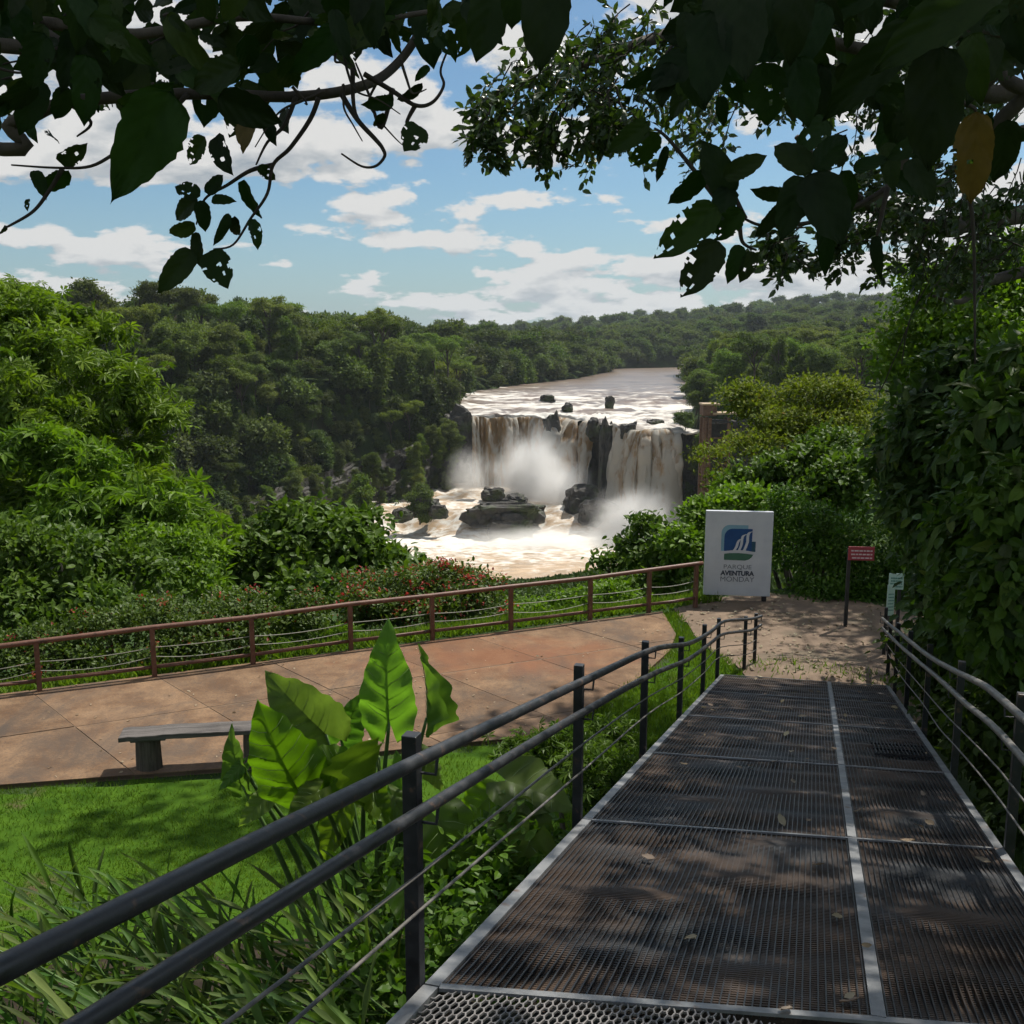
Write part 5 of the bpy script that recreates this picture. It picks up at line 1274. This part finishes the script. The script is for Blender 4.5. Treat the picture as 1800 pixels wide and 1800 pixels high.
def ginger(top, ground, lean, n, L, label):
    root = empty('ginger_plant', label, 'plant', ground, 'ginger plants growing below the left railing'); tp = top - ground
    m_ = tp * .5 + Vector((-lean.x, -lean.y, .08 * tp.length)) * .35
    path = catmull([Vector((0, 0, -.1)), m_, tp], 10); b = MB(); b.tube(path, np.linspace(.013, .005, len(path)), 6); b.build('stem', M['stalk'], root, True)
    side = Vector((rg.normal(), rg.normal(), 0)).normalized()
    for i in range(n):
        f = .30 + .70 * i / (n - 1); k = min(len(path) - 2, int(f * (len(path) - 1))); p = path[k]; tn_ = (path[k + 1] - path[k]).normalized(); sg = 1 if i % 2 else -1
        d = (side * sg * rg.uniform(.45, .9) + tn_ * rg.uniform(.7, 1.4) + Vector((rg.normal() * .15, rg.normal() * .15, rg.normal() * .1)) + lean * .5).normalized()
        if i == n - 1: d = (tn_ + lean * .3).normalized()
        o = add('leaf', LANCE[rg.integers(5)], None, root); l = L * rg.uniform(.75, 1.2); orient(o, p, p + d * l, (tn_ + Vector((0, 0, .6))).normalized())
spots = []
for i in range(1600):
    px = rg.uniform(-80, 690); py = rg.uniform(1440, 1830)
    lim = np.interp(px, [-80, 60, 220, 330, 450, 560, 690], [1610, 1560, 1545, 1540, 1590, 1560, 1560])
    if py < lim: continue
    if any((px - a) ** 2 + (py - b_) ** 2 < 38 ** 2 for a, b_ in spots): continue
    spots.append((px, py))
for px, py in spots[:125]:
    Yd = float(np.interp(py, [1440, 1600, 1830], [6.5, 5.2, 3.9])) + rg.normal() * .2; top = at(px, py, Yd)
    c_ = top.x * math.cos(AZ) - top.y * math.sin(AZ)
    if c_ > -1.55: top.x -= (c_ + 1.55)
    gx_ = top.x + rg.uniform(.05, .55); gy_ = Yd + rg.uniform(-.2, .5); g = Vector((gx_, gy_, gz(gx_, gy_)))
    if top.z - g.z < .5: g.z = top.z - .9
    ginger(top, g, Vector((-.45 + rg.normal() * .3, rg.normal() * .3, .15)), 11, .36, 'narrow leaved ginger plant at the lower left beside the lawn' if px < 220 else 'narrow leaved ginger plant in the bed below the two black rails' if px < 470 else 'narrow leaved ginger plant at the foot of the elephant ear clump')
# dark undergrowth between ginger and bridge, and fine weeds by the lawn strip
shrub('undergrowth_shrub', 'dark small leaved undergrowth beneath the left edge of the walkway', 'shrub', (-.5, 4.9, gz(-.5, 4.9)),
      blobs_px([(880, 1560, 5.6, 90, 90, .3), (820, 1680, 4.7, 70, 90, .25), (660, 1740, 4.5, 90, 90, .3), (950, 1500, 6.0, 60, 60, .25), (720, 1600, 5.4, 80, 90, .3)]), M['dark'], 260, 8, .085, K_OV, 31, spread=.1, top=.2)
shrub('weed_patch', 'feathery weeds between the lawn strip and the walkway', 'weed', (.6, 8.6, gz(.6, 8.6)),
      blobs_px([(990, 1335, 9.0, 60, 30, .4), (1050, 1370, 8.2, 50, 50, .3), (1070, 1310, 9.5, 40, 30, .3), (930, 1330, 9.3, 50, 22, .3)]), M['bush'], 260, 9, .09, K_PALM, 32, spread=.09, top=.8)

# ==================================================================== RIGHT-HAND SHRUBS
def ov_mesh(seed, w=.30, curl=.3, hole=0, wav=.3, sharp=.68):
    """broad leaf, midrib along +Y, unit length; some are insect-eaten"""
    r = np.random.default_rng(seed); nu_, nv_ = 22, 12; V = []
    for i in range(nu_ + 1):
        t = i / nu_; prof = (1.62 + (sharp - .68) * 1.2) * t ** .42 * (1 - t) ** sharp if 0 < t < 1 else 0
        if t > .84: prof *= .35 + .65 * (1 - t) / .16
        for j in range(nv_ + 1):
            q = j / nv_ * 2 - 1; ed = 1 + (r.normal() * .035 if abs(q) > .99 else 0)
            V.append((q * w * prof * ed, t, abs(q) * w * prof * .30 - curl * t * t + wav * .05 * math.sin(t * 13 + q * 2 + seed) * abs(q) + .012 * math.sin(30 * (t - .4 * abs(q)))))
    f = grid_faces(nv_ + 1, nu_ + 1)
    if hole:
        cen = np.array(V)[f].mean(1); keep = np.ones(len(f), bool)
        for _ in range(hole):
            c = np.array([r.uniform(-.8, .8) * w, r.uniform(.2, .9)]); rad = r.uniform(.018, .055); keep &= np.hypot(cen[:, 0] - c[0], (cen[:, 1] - c[1]) * .8) > rad
        edge = np.abs(cen[:, 0]) > w * .62; keep &= ~(edge & (r.random(len(f)) < .16)); f = f[keep]
    me = fast_mesh('leaf', np.array(V), [f], {'tint': np.full(len(V), r.uniform(0, 1))}, smooth=True); return me
def with_mat(me, m_): me.materials.append(m_); return me
BROAD = [with_mat(ov_mesh(i, w, c), M['dark']) for i, (w, c) in enumerate(((.24, .25), (.28, .4), (.22, .55), (.26, .1), (.30, .3)))]
rr_ = np.random.default_rng(77)
def big_shrub(label, base, blobs, n, size, ncl, per, ssize, seed):
    base = Vector(base); root = empty('broadleaf_shrub', label, 'shrub', base); B = blobs_px(blobs); w = np.array([s[0] * s[2] for _, s in B]); w /= w.sum()
    for i in range(n):
        c, s = B[rr_.choice(len(B), p=w)]; toC = unit((np.array([0, 0, H]) - c)[None])[0]
        d = unit((rr_.normal(size=3) * .75 + toC * 1.0 + np.array([0, 0, .25]))[None])[0]; p = c + d * np.array(s) * rr_.uniform(.95, 1.1)
        dr = Vector(unit((d * .55 + rr_.normal(size=3) * .45 + np.array([-.1, 0, -.75]))[None])[0]); A = Vector(p) - base; l = size * rr_.uniform(.7, 1.3)
        o = add('leaf', BROAD[rr_.integers(5)], None, root); orient(o, A, A + dr * l, (Vector(d) + Vector((0, 0, .5)) + Vector(rr_.normal(size=3) * .3)).normalized())
    add('foliage', mesh_of('foliage', [blob_leaves(np.random.default_rng(seed), [(np.array(c) - np.array(base), s) for c, s in B], ncl, per, ssize, K_OV, spread=ssize * .8, droop=.7, top=.25, shell=(.55, 1.0))]), M['dark'], root, kind='stuff')
    b = MB()
    for i in range(9):
        c, s = B[rr_.integers(len(B))]; e = Vector(c) - base; b.tube([Vector((rr_.normal() * .2, rr_.normal() * .2, -.3)), e * .5 + Vector((0, 0, .3)), e], [.03, .02, .008], 6)
    b.build('trunk', M['bark'], root, True); return root
big_shrub('tall shaded shrub with drooping oval leaves right of the hedge', (7.6, 14.5, gz(7.6, 14.5)),
          [(1600, 800, 15, 66, 80), (1650, 740, 14, 80, 90), (1600, 880, 15.5, 50, 50), (1660, 900, 14, 80, 100), (1670, 1010, 15, 60, 80), (1680, 1080, 13.5, 70, 80), (1720, 660, 14, 80, 60), (1730, 780, 13, 90, 90)], 260, .27, 900, 9, .17, 41)
big_shrub('nearest dark shrub with large oval leaves at the right edge', (6.2, 8.8, gz(6.2, 8.8)),
          [(1770, 760, 10.5, 80, 90), (1790, 900, 9.5, 80, 100), (1720, 950, 10.5, 70, 100), (1780, 1060, 9.2, 90, 110), (1710, 1090, 10.5, 60, 90), (1800, 660, 11, 70, 70)], 190, .26, 560, 9, .16, 42)
shrub('bank_undergrowth', 'dark leafy undergrowth behind the right railing', 'shrub', (6.3, 10.5, gz(6.3, 10.5)),
      blobs_px([(1640, 1190, 13, 60, 60, .6), (1700, 1250, 11.5, 60, 80, .5), (1760, 1330, 10.5, 60, 90, .5), (1800, 1440, 9.6, 60, 90, .5), (1625, 1160, 15, 36, 40, .6), (1690, 1170, 12.5, 70, 60, .6), (1790, 1220, 10.5, 70, 90, .5)]),
      M['dark'], 900, 9, .14, K_OV, 43, spread=.13, top=.1, droop=.6)

# ==================================================================== OVERHANGING TREES
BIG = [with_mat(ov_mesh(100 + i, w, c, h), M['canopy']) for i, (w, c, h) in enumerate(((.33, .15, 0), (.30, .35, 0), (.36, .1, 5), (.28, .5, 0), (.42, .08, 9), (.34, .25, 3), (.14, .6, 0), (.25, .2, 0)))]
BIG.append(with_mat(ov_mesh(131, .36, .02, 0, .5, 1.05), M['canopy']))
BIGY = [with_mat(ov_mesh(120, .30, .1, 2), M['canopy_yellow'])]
ro = np.random.default_rng(91)
def hang_leaf(root, base, ax, ay, tx, ty, Yd, var, tilt=None, ws=1.0, dY=None):
    A = at(ax, ay, Yd) - base; B = at(tx, ty, Yd + (ro.normal() * .05 if dY is None else dY)) - base
    n = (Vector((0, 0, H)) - (A + base)).normalized() + Vector(tilt if tilt else ro.normal(size=3) * .35)
    o = add('leaf', (BIGY if var == 'y' else BIG)[0 if var == 'y' else var], None, root); orient(o, A, B, n, ws); return o
def px_tube(root, base, pts, r0, r1, name, Yd, mat='twig', n=6):
    P = [at(p[0], p[1], p[2] if len(p) > 2 else Yd) - base for p in pts]; P = catmull(P, 6); b = MB(); b.tube(P, np.linspace(r0, r1, len(P)), n); return b.build(name, M[mat], root, True)

# --- left: large-leaved tree whose branches reach in from the upper left
tb = Vector((-5.5, 1.5, gz(-5.5, 1.5))); LT = empty('overhanging_tree', 'large leaved dark branches hanging across the upper left of the view', 'tree', tb)
b = MB(); b.tube(catmull([(0, 0, -.3), (.1, .1, 3), (.6, .5, 6.0), (1.6, 1.0, 8.5)], 6), np.linspace(.28, .12, 19), 12); b.build('trunk', M['bark'], LT, True)
start = Vector((.6, .5, 6.0)) + tb
def limb(root, base, pts, r0, r1, name='limb', mat='bark'):
    P = catmull([Vector(p) - base for p in pts], 8); b = MB(); b.tube(P, np.linspace(r0, r1, len(P)), 9); return b.build(name, M[mat], root, True)
limb(LT, tb, [start, at(-200, 230, 3.0), at(20, 215, 3.1), at(120, 180, 3.1), at(330, 165, 3.2), at(520, 170, 3.3), at(640, 150, 3.3), at(700, 110, 3.4), at(745, 40, 3.4), at(770, -40, 3.5)], .021, .012)
limb(LT, tb, [start, at(-150, 60, 2.8), at(60, 40, 2.9), at(240, 60, 3.0), at(420, 30, 3.0), at(600, 40, 3.1), at(760, 20, 3.2)], .022, .007)
TW = [[(560, 172), (545, 210), (510, 260), (480, 290), (470, 340), (440, 385), (410, 430), (375, 438)], [(480, 290), (440, 300), (400, 325), (360, 350), (345, 395)], [(600, 165), (628, 210), (660, 245), (672, 260), (676, 275), (660, 292), (635, 292), (600, 270)],
      [(640, 130), (690, 160), (730, 185), (760, 180), (780, 150), (775, 120), (800, 60)], [(690, 155), (670, 225), (650, 170), (625, 110)], [(620, 120), (625, 200), (665, 250)],
      [(330, 165), (260, 240), (210, 265), (160, 292), (100, 295), (20, 290)], [(110, 296), (90, 330), (60, 370), (20, 395), (8, 400)], [(120, 180), (160, 215), (135, 240)], [(520, 170), (500, 220), (470, 250), (450, 290)], [(730, 185), (715, 215), (722, 225)]]
for t in TW: px_tube(LT, tb, t, .008, .0025, 'twig', 3.2 + ro.normal() * .08)
for q in [(300, 160, 194, 360, 2.5, 8, (.2, 0, .1), .78), (352, 345, 306, 326, 3.2, 4), (360, 338, 396, 308, 3.2, 0), (347, 350, 296, 386, 3.2, 1), (352, 352, 362, 408, 3.15, 0), (372, 352, 408, 348, 3.2, 1), (342, 392, 291, 425, 3.2, 3),
          (402, 375, 385, 432, 3.2, 6, None, 1.5), (412, 380, 414, 437, 3.2, 6, None, 1.3), (428, 316, 452, 388, 3.2, 0), (440, 385, 460, 436, 3.2, 5), (338, 440, 283, 510, 3.2, 1), (368, 442, 400, 505, 3.15, 4, (0, 0, 0), 1.05), (345, 408, 348, 470, 3.25, 7),
          (738, 222, 712, 264, 3.1, 4, (0, 0, 0), 1.2), (692, 176, 648, 188, 3.1, 1), (755, 117, 728, 139, 3.1, 1), (673, 198, 659, 230, 3.2, 7), (742, 146, 690, 204, 3.1, 6), (765, 60, 800, 96, 3.1, 5), (665, 40, 682, 98, 3.1, 0),
          (872, -25, 838, 104, 2.2, 0, (0, 0, 0), 1.1), (965, -60, 950, 118, 2.0, 0, (0, 0, 0), 1.0), (905, -60, 905, 60, 2.1, 1), (8, 396, 6, 430, 3.2, 6, None, 1.5), (120, 300, 65, 345, 3.2, 7), (105, 285, 150, 262, 3.2, 5), (100, 245, 82, 232, 3.2, 2), (60, 300, 80, 340, 3.2, 1), (50, 350, 45, 368, 3.2, 5),
          (440, 170, 425, 265, 3.0, 'y', None, .8), (470, 200, 480, 255, 3.1, 0), (505, 95, 515, 175, 2.8, 1), (430, 60, 440, 130, 2.7, 0), (380, 240, 395, 300, 3.1, 5), (360, 240, 330, 290, 3.1, 2), (455, 290, 485, 320, 3.2, 5)]:
    hang_leaf(LT, tb, *q)
shade = []
for px, py, Yd, L, r_ in ((40, 60, 3.0, 2.6, .9), (200, 150, 3.0, 2.7, .9), (380, 120, 3.1, 2.8, .9), (560, 80, 3.1, 2.7, .9), (720, 120, 3.2, 2.9, .9), (900, 40, 2.3, 2.3, .8), (360, 380, 3.2, 4.2, .8), (250, 280, 2.7, 3.4, .8), (120, 320, 3.2, 3.9, .7)):
    shade.append((np.array(at(px, py, Yd) + SD * L - tb), (r_, r_, r_ * .5)))
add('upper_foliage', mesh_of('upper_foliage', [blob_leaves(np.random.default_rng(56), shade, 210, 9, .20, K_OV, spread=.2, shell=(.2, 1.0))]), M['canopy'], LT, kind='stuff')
limb(LT, tb, [Vector((1.6, 1.0, 8.5)) + tb] + [Vector(c) + tb for c, _ in shade[:5]], .09, .03, 'branch')
for i in range(175):
    x = ro.uniform(-30, 600) if i < 145 else ro.uniform(560, 860); y = (ro.beta(1.1, 1.9) * 260 - 30) if i < 145 else ro.uniform(-30, 70); l = ro.uniform(35, 120); a = ro.normal() * .75
    if ro.random() < .2: a += ro.choice([-1.4, 1.4])
    hang_leaf(LT, tb, x, y - l * .3, x + math.sin(a) * l, y - l * .3 + math.cos(a) * l, ro.uniform(2.5, 3.6), int(ro.choice([0, 1, 2, 3, 5, 7])), None, ro.uniform(.85, 1.15))
for i in range(26):
    x = ro.uniform(-20, 760); y = ro.uniform(0, 170); p = [(x, y)]
    dx_, dy_ = ro.normal() * 30, ro.uniform(5, 30)
    for k in range(4): dx_ = dx_ * .8 + ro.normal() * 14; dy_ = dy_ * .8 + ro.normal() * 12; x += dx_; y += dy_; p.append((x, y))
    px_tube(LT, tb, p, .0045, .0015, 'twig', ro.uniform(2.9, 3.5))

# --- right: large-leaved tree leaning in from the right
tb = Vector((6.8, 2.4, gz(6.8, 2.4))); RT = empty('overhanging_tree', 'large leaved dark branches hanging across the upper right of the view', 'tree', tb)
b = MB(); b.tube(catmull([(0, 0, -.3), (-.2, .1, 2.5), (-1.0, .3, 4.6), (-2.0, .6, 6.6)], 6), np.linspace(.30, .12, 19), 12); b.build('trunk', M['bark'], RT, True)
start = Vector((-1.0, .3, 4.6)) + tb
limb(RT, tb, [start, at(1950, 120, 3.4), at(1800, 66, 3.2), at(1700, 50, 3.1), at(1560, 90, 3.0), at(1400, 60, 2.9), at(1250, 30, 2.9)], .034, .010)
limb(RT, tb, [start, at(2000, 180, 3.3), at(1800, 155, 3.2), at(1740, 120, 3.2), at(1640, 190, 3.0), at(1560, 330, 3.0), at(1470, 375, 3.0)], .030, .006)
for t in [[(1560, 330), (1500, 365), (1430, 390), (1350, 397), (1310, 385), (1260, 350)], [(1430, 390), (1420, 320), (1428, 298)], [(1310, 385), (1285, 330), (1275, 300)], [(1260, 350), (1180, 250), (1150, 225)], [(1300, 385), (1305, 425), (1330, 440)],
          [(1250, 30), (1200, 60), (1160, 110)], [(1690, 180), (1712, 190), (1716, 200)], [(1470, 375), (1450, 385)], [(1560, 330), (1545, 400), (1540, 418)], [(1705, 350), (1712, 430), (1714, 640)], [(1800, 20), (1790, 100), (1810, 160)]]:
    px_tube(RT, tb, t, .008, .0028, 'twig', 3.0 + ro.normal() * .06)
for q in [(1428, 302, 1354, 244, 2.6, 1, (0, 0, .2), 1.0), (1432, 298, 1494, 224, 2.6, 7, (0, 0, .2), 1.1), (1425, 305, 1482, 424, 2.55, 0, (.1, 0, .2), 1.15), (1412, 312, 1378, 400, 2.6, 1, (0, 0, .2), 1.1), (1378, 338, 1334, 346, 2.7, 1), (1376, 360, 1330, 420, 2.7, 7),
          (1284, 345, 1236, 246, 2.7, 0, (0, 0, .1), 1.0), (1272, 312, 1347, 271, 2.65, 1, (0, 0, .1), 1.0), (1280, 330, 1262, 395, 2.7, 0), (1236, 298, 1182, 374, 2.7, 1), (1260, 362, 1152, 452, 2.6, 2, (0, 0, 0), .8), (1305, 368, 1250, 424, 2.6, 2, (0, 0, 0), 1.0), (1264, 424, 1197, 522, 2.6, 2, (0, 0, 0), .95),
          (1300, 430, 1284, 496, 2.8, 1), (1324, 442, 1304, 496, 2.8, 5), (1450, 382, 1456, 470, 2.7, 6, None, 1.6), (1541, 415, 1536, 474, 2.8, 6, None, 1.6), (1148, 118, 1100, 166, 2.9, 1), (1140, 217, 1078, 262, 2.8, 1), (1155, 232, 1110, 296, 2.8, 2), (1172, 256, 1154, 322, 2.8, 6, None, 1.2), (1180, 110, 1160, 185, 2.8, 0), (1165, 130, 1140, 170, 2.8, 3),
          (1650, 80, 1632, 300, 2.0, 0, (0, 0, 0), .95), (1610, 40, 1462, 195, 2.1, 1, (0, 0, 0), .8), (1760, -40, 1560, 90, 1.9, 1, (.1, 0, .3), .8), (1716, 196, 1706, 362, 2.3, 'y', (0, 0, 0), .88), (1535, 120, 1468, 206, 2.5, 1, None, 1.0), (1340, 110, 1350, 222, 2.3, 4, (0, 0, 0), 1.1), (1400, 100, 1420, 220, 2.3, 0, (0, 0, 0), 1.0),
          (1250, 20, 1240, 175, 2.2, 0, (0, 0, 0), .9), (1300, -20, 1310, 130, 2.2, 0, (0, 0, 0), 1.0), (1770, 210, 1760, 330, 2.6, 1), (1400, -40, 1390, 100, 2.2, 1, (0, 0, 0), 1.1), (1480, 300, 1510, 380, 2.7, 3), (1560, 250, 1570, 330, 2.7, 7), (1600, 280, 1640, 350, 2.6, 0), (1500, 300, 1560, 270, 2.7, 1)]:
    hang_leaf(RT, tb, *q)
shade = []
for px, py, Yd, L, r_ in ((1250, 60, 2.8, 2.6, .9), (1420, 60, 2.8, 2.6, .9), (1600, 60, 2.6, 2.6, .9), (1760, 100, 2.8, 2.8, .9), (1300, 320, 2.8, 3.8, .9), (1450, 320, 2.8, 3.8, .9), (1620, 250, 2.8, 3.4, .9), (1230, 440, 2.8, 4.4, .8), (1130, 200, 2.9, 3.2, .7), (1740, 300, 2.8, 3.6, .8)):
    shade.append((np.array(at(px, py, Yd) + SD * L - tb), (r_, r_, r_ * .5)))
add('upper_foliage', mesh_of('upper_foliage', [blob_leaves(np.random.default_rng(57), shade, 250, 9, .20, K_OV, spread=.2, shell=(.2, 1.0))]), M['canopy'], RT, kind='stuff')
limb(RT, tb, [Vector((-2.0, .6, 6.6)) + tb] + [Vector(c) + tb for c, _ in shade[3::-1]], .09, .03, 'branch')
for i in range(165):
    x = ro.uniform(1190, 1840); y = ro.beta(1.1, 2.0) * (250 if x < 1420 else 400) - 40; l = ro.uniform(42, 115); a = ro.normal() * .75 - .15
    if ro.random() < .2: a += ro.choice([-1.4, 1.4])
    hang_leaf(RT, tb, x, y - l * .3, x + math.sin(a) * l, y - l * .3 + math.cos(a) * l, ro.uniform(2.4, 3.6), int(ro.choice([0, 1, 2, 3, 5, 7])), None, ro.uniform(.85, 1.15))

# --- small-leaved tree: fine sprays hanging behind the large leaves, crown arching over the walkway
tb = Vector((12.5, 12.0, gz(12.5, 12.0))); ST_ = empty('small_leaved_tree', 'small leaved tree arching over the walkway from the right', 'tree', tb)
b = MB(); b.tube(catmull([(0, 0, -.4), (-.3, .2, 3), (-.9, .6, 6), (-2.2, 1.2, 9.5)], 6), np.linspace(.34, .16, 19), 12); b.build('trunk', M['bark'], ST_, True)
start = Vector((-.9, .6, 6)) + tb; start2 = Vector((-2.2, 1.2, 9.5)) + tb
limb(ST_, tb, [start, at(1780, 380, 9.5), at(1680, 400, 9.0), at(1580, 385, 8.6), at(1480, 330, 8.2), at(1400, 240, 8.0)], .10, .02)
limb(ST_, tb, [start, at(1800, 100, 9.5), at(1650, 20, 9.0), at(1400, -20, 8.5), at(1200, 50, 8.0), at(1085, 90, 7.6), at(1020, 115, 7.4)], .10, .022)
limb(ST_, tb, [start, at(1830, 470, 10), at(1740, 490, 9.6), at(1690, 530, 9.4), at(1640, 520, 9.3)], .07, .012)
twb = MB(); LPp, LD, LN, LS = [], [], [], []
def spray(A, d, L, wiggle=.3, nsub=6, nl=7):
    """a twig with side twigs, leaves in pairs"""
    def one(p, d, L, r0, n):
        P = [p]; dd = d.copy()
        for k in range(n):
            dd = (dd + Vector(ro.normal(size=3) * wiggle * .5) + Vector((0, 0, -.10))).normalized(); P.append(P[-1] + dd * (L / n))
        twb.tube(P, np.linspace(r0, r0 * .4, len(P)), 4, False); return P, dd
    P, _ = one(A, d, L, .006, 5)
    for i in range(nsub):
        k = 1 + int(i * 4 / nsub); st = P[k].lerp(P[k + 1] if k + 1 < len(P) else P[k], ro.random()); sd = (d + Vector(ro.normal(size=3) * .8)).normalized(); Q, qd = one(st, sd, L * ro.uniform(.25, .5), .0028, 3)
        for j in range(nl):
            t = (j + .5) / nl * (len(Q) - 1); a = Q[int(t)]; bb = Q[min(int(t) + 1, len(Q) - 1)]; p = a.lerp(bb, t % 1); ld = (bb - a).normalized() if (bb - a).length > 0 else qd
            LPp.append(p); LD.append((ld + Vector(ro.normal(size=3) * .7)).normalized()); LN.append(Vector(ro.normal(size=3)) + Vector((0, 0, .7))); LS.append(ro.uniform(.048, .088))
def sprays(n, fx_, Yr, dirx, diry, L):
    for _ in range(n):
        px, py = fx_(); Yd = ro.uniform(*Yr); a = at(px, py, Yd); e = at(px + dirx + ro.normal() * 50, py + diry + ro.normal() * 30, Yd + ro.normal() * .25); d = (e - a).normalized(); spray(a - tb, d, L * ro.uniform(.6, 1.25))
def region(pts):
    P = np.array(pts, float)
    def f():
        while True:
            x = ro.uniform(P[:, 0].min(), P[:, 0].max()); y = ro.uniform(P[:, 1].min(), P[:, 1].max())
            if seg_sd(np.array([x]), np.array([y]), pts)[0] < 0: return x, y
    return f
sprays(62, region([(870, 110), (1000, 30), (1180, -20), (1200, 120), (1110, 200), (960, 190), (860, 190)]), (6.8, 8.2), -70, 70, .46)
sprays(10, region([(840, 120), (900, 150), (870, 250), (850, 240)]), (7, 7.6), -30, 60, .34)
sprays(8, region([(960, 180), (1010, 190), (1000, 260), (975, 260)]), (7, 7.6), 0, 80, .34)
sprays(8, region([(1040, 150), (1100, 150), (1090, 210), (1050, 210)]), (7, 7.6), 10, 80, .34)
sprays(90, region([(1180, -30), (1820, -30), (1820, 260), (1600, 240), (1420, 170), (1250, 200), (1190, 150)]), (7.5, 9.8), -50, 60, .55)
sprays(80, region([(1480, 210), (1700, 230), (1820, 260), (1820, 470), (1600, 440), (1520, 380)]), (7.5, 9.5), -60, 60, .50)
sprays(14, region([(1330, 400), (1420, 390), (1440, 440), (1360, 450)]), (7.5, 8.2), -40, 30, .34)
sprays(12, region([(1440, 360), (1560, 370), (1540, 430), (1460, 420)]), (7.5, 8.2), -20, 50, .34)
twb.build('twig', M['twig'], ST_, True, kind='stuff')
g_ = leaves(K_OV, np.array(LPp), np.array(LD), np.array(LN), np.array(LS), ro.random(len(LPp)))
add('foliage', fast_mesh('foliage', g_[0], g_[1], {'tint': g_[2]}), M['canopy_small'], ST_, kind='stuff')
# upper crown, above the frame: what shades the walkway, the right bank and patches of lawn and plaza
def cast(tx_, ty_, tz_, L): return Vector((tx_, ty_, tz_)) + SD * L
UC = []
for s, c, L, r_ in ((2.0, .2, 8.5, 1.5), (4.0, -.2, 9.5, 1.3), (4.6, 1.0, 9.5, 1.2), (6.6, .2, 11, 1.6), (8.6, -.2, 12.5, 1.6), (8.8, 1.0, 12, 1.6), (10.8, .2, 13.5, 1.7), (12.8, .0, 15, 1.6), (14.2, .4, 16, 1.3)):
    p = cast(*ramp(s, c), L); UC.append((np.array(p), (r_, r_, r_ * .55)))
for tx_, ty_, tz_, L, r_ in ((6.5, 10, 3, 11, 2.2), (7.0, 13.5, 2.4, 12, 1.9), (7.2, 17, 1.6, 13, 1.9), (7.2, 20.5, 1.5, 14, 2.0), (6.0, 21.3, 1.0, 15, 1.3), (5.6, 8, 2.5, 10, 1.8), (7.4, 18.2, 0, 16, 1.2),
                             (-3.4, 11.0, 0, 16.5, .9), (-4.6, 10.9, 0, 16.8, .55), (-2.4, 10.4, 0, 16, .9), (1.0, 14.2, 0, 17.5, .9), (1.9, 13.6, 0, 17, 1.0), (-.2, 13.3, 0, 17, .6), (.8, 10.6, .2, 14.5, 1.2), (1.8, 12.6, .2, 15.5, 1.0), (.2, 5.9, 1.6, 10, .8), (-1.4, 4.4, 2.2, 9, .7)):
    UC.append((np.array(cast(tx_, ty_, tz_, L)), (r_, r_, r_ * .55)))
ul = [(c - np.array(tb), s) for c, s in UC]
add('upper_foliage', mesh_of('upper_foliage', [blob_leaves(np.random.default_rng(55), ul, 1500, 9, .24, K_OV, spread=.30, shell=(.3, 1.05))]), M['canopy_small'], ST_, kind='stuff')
for i, (c, s) in enumerate(UC):
    e = Vector(c); m_ = start2.lerp(e, .5) + Vector((0, 0, .9)); limb(ST_, tb, [start2, m_, e], .05, .012, 'branch')
# hanging vines
for k, t in enumerate([[(1655, 420, 8.6), (1640, 480, 8.6), (1600, 560, 8.8), (1585, 640, 9)], [(1712, 365, 3.0), (1716, 480, 3.0), (1714, 640, 3.0)], [(1232, 10, 8), (1225, 40, 8)], [(1625, 440, 8.8), (1615, 520, 8.8), (1560, 660, 9.2), (1545, 690, 9.4)]]):
    if k != 1 and k != 2: px_tube(ST_, tb, t, .007, .005, 'vine', 8.6)

# ==================================================================== MIST AND HAZE
def mist(label, loc, size, dens, seed, soft=1.0):
    m, k, out = material('spray_mist')
    tc = k.new('ShaderNodeTexCoord').outputs['Object']; ln = k.new('ShaderNodeVectorMath', operation='LENGTH'); k.l.new(tc, ln.inputs[0])
    sh = k.mapr(ln.outputs['Value'], .0, .98, 1, 0, True)
    n = k.noise(k.vmath('ADD', tc, (seed, seed * .7, 0)), 3.0, 6, .62); f = k.mapr(k.math('ADD', n, k.math('MULTIPLY', sh, .5)), .52, 1.0)
    pv = k.new('ShaderNodeVolumePrincipled'); pv.inputs['Color'].default_value = (.99, .985, .975, 1); pv.inputs['Anisotropy'].default_value = .2
    k.l.new(k.math('MULTIPLY', k.math('MULTIPLY', f, sh), dens), pv.inputs['Density']); k.l.new(pv.outputs[0], out.inputs['Volume'])
    me = fast_mesh('mist', IV * 1.0, [IF], smooth=True); o = add('mist', me, m, label=label, cat='mist', kind='stuff'); o.location = loc; o.scale = size; return o
mist('white spray rising at the foot of the left curtain', at(935, 845, 288), (17, 12, 21), .6, 1)
mist('billowing spray in front of the middle recess', at(985, 870, 280), (14, 11, 15), .45, 21)
mist('white spray drifting below the right curtain', at(1120, 925, 252), (18, 12, 14), .7, 4)
mist('thin spray along the left cliff foot', at(825, 840, 290), (10, 7, 13), .3, 8)
mist('low spray over the foaming pool', at(960, 955, 246), (32, 12, 6), .35, 11)
b = MB(); b.box((0, 0, 0), (1, 1, 1)); hz = b.build('haze', None, label='thin blue haze in the valley air', cat='haze', kind='stuff')
hz.location = (0, 0, -1); hz.scale = (19000, 19000, 130)
m, k, out = material('valley_haze'); pv = k.new('ShaderNodeVolumePrincipled'); pv.inputs['Color'].default_value = (.80, .90, 1.0, 1); pv.inputs['Density'].default_value = HAZE; pv.inputs['Anisotropy'].default_value = .3
k.l.new(pv.outputs[0], out.inputs['Volume']); hz.data.materials.clear(); hz.data.materials.append(m)
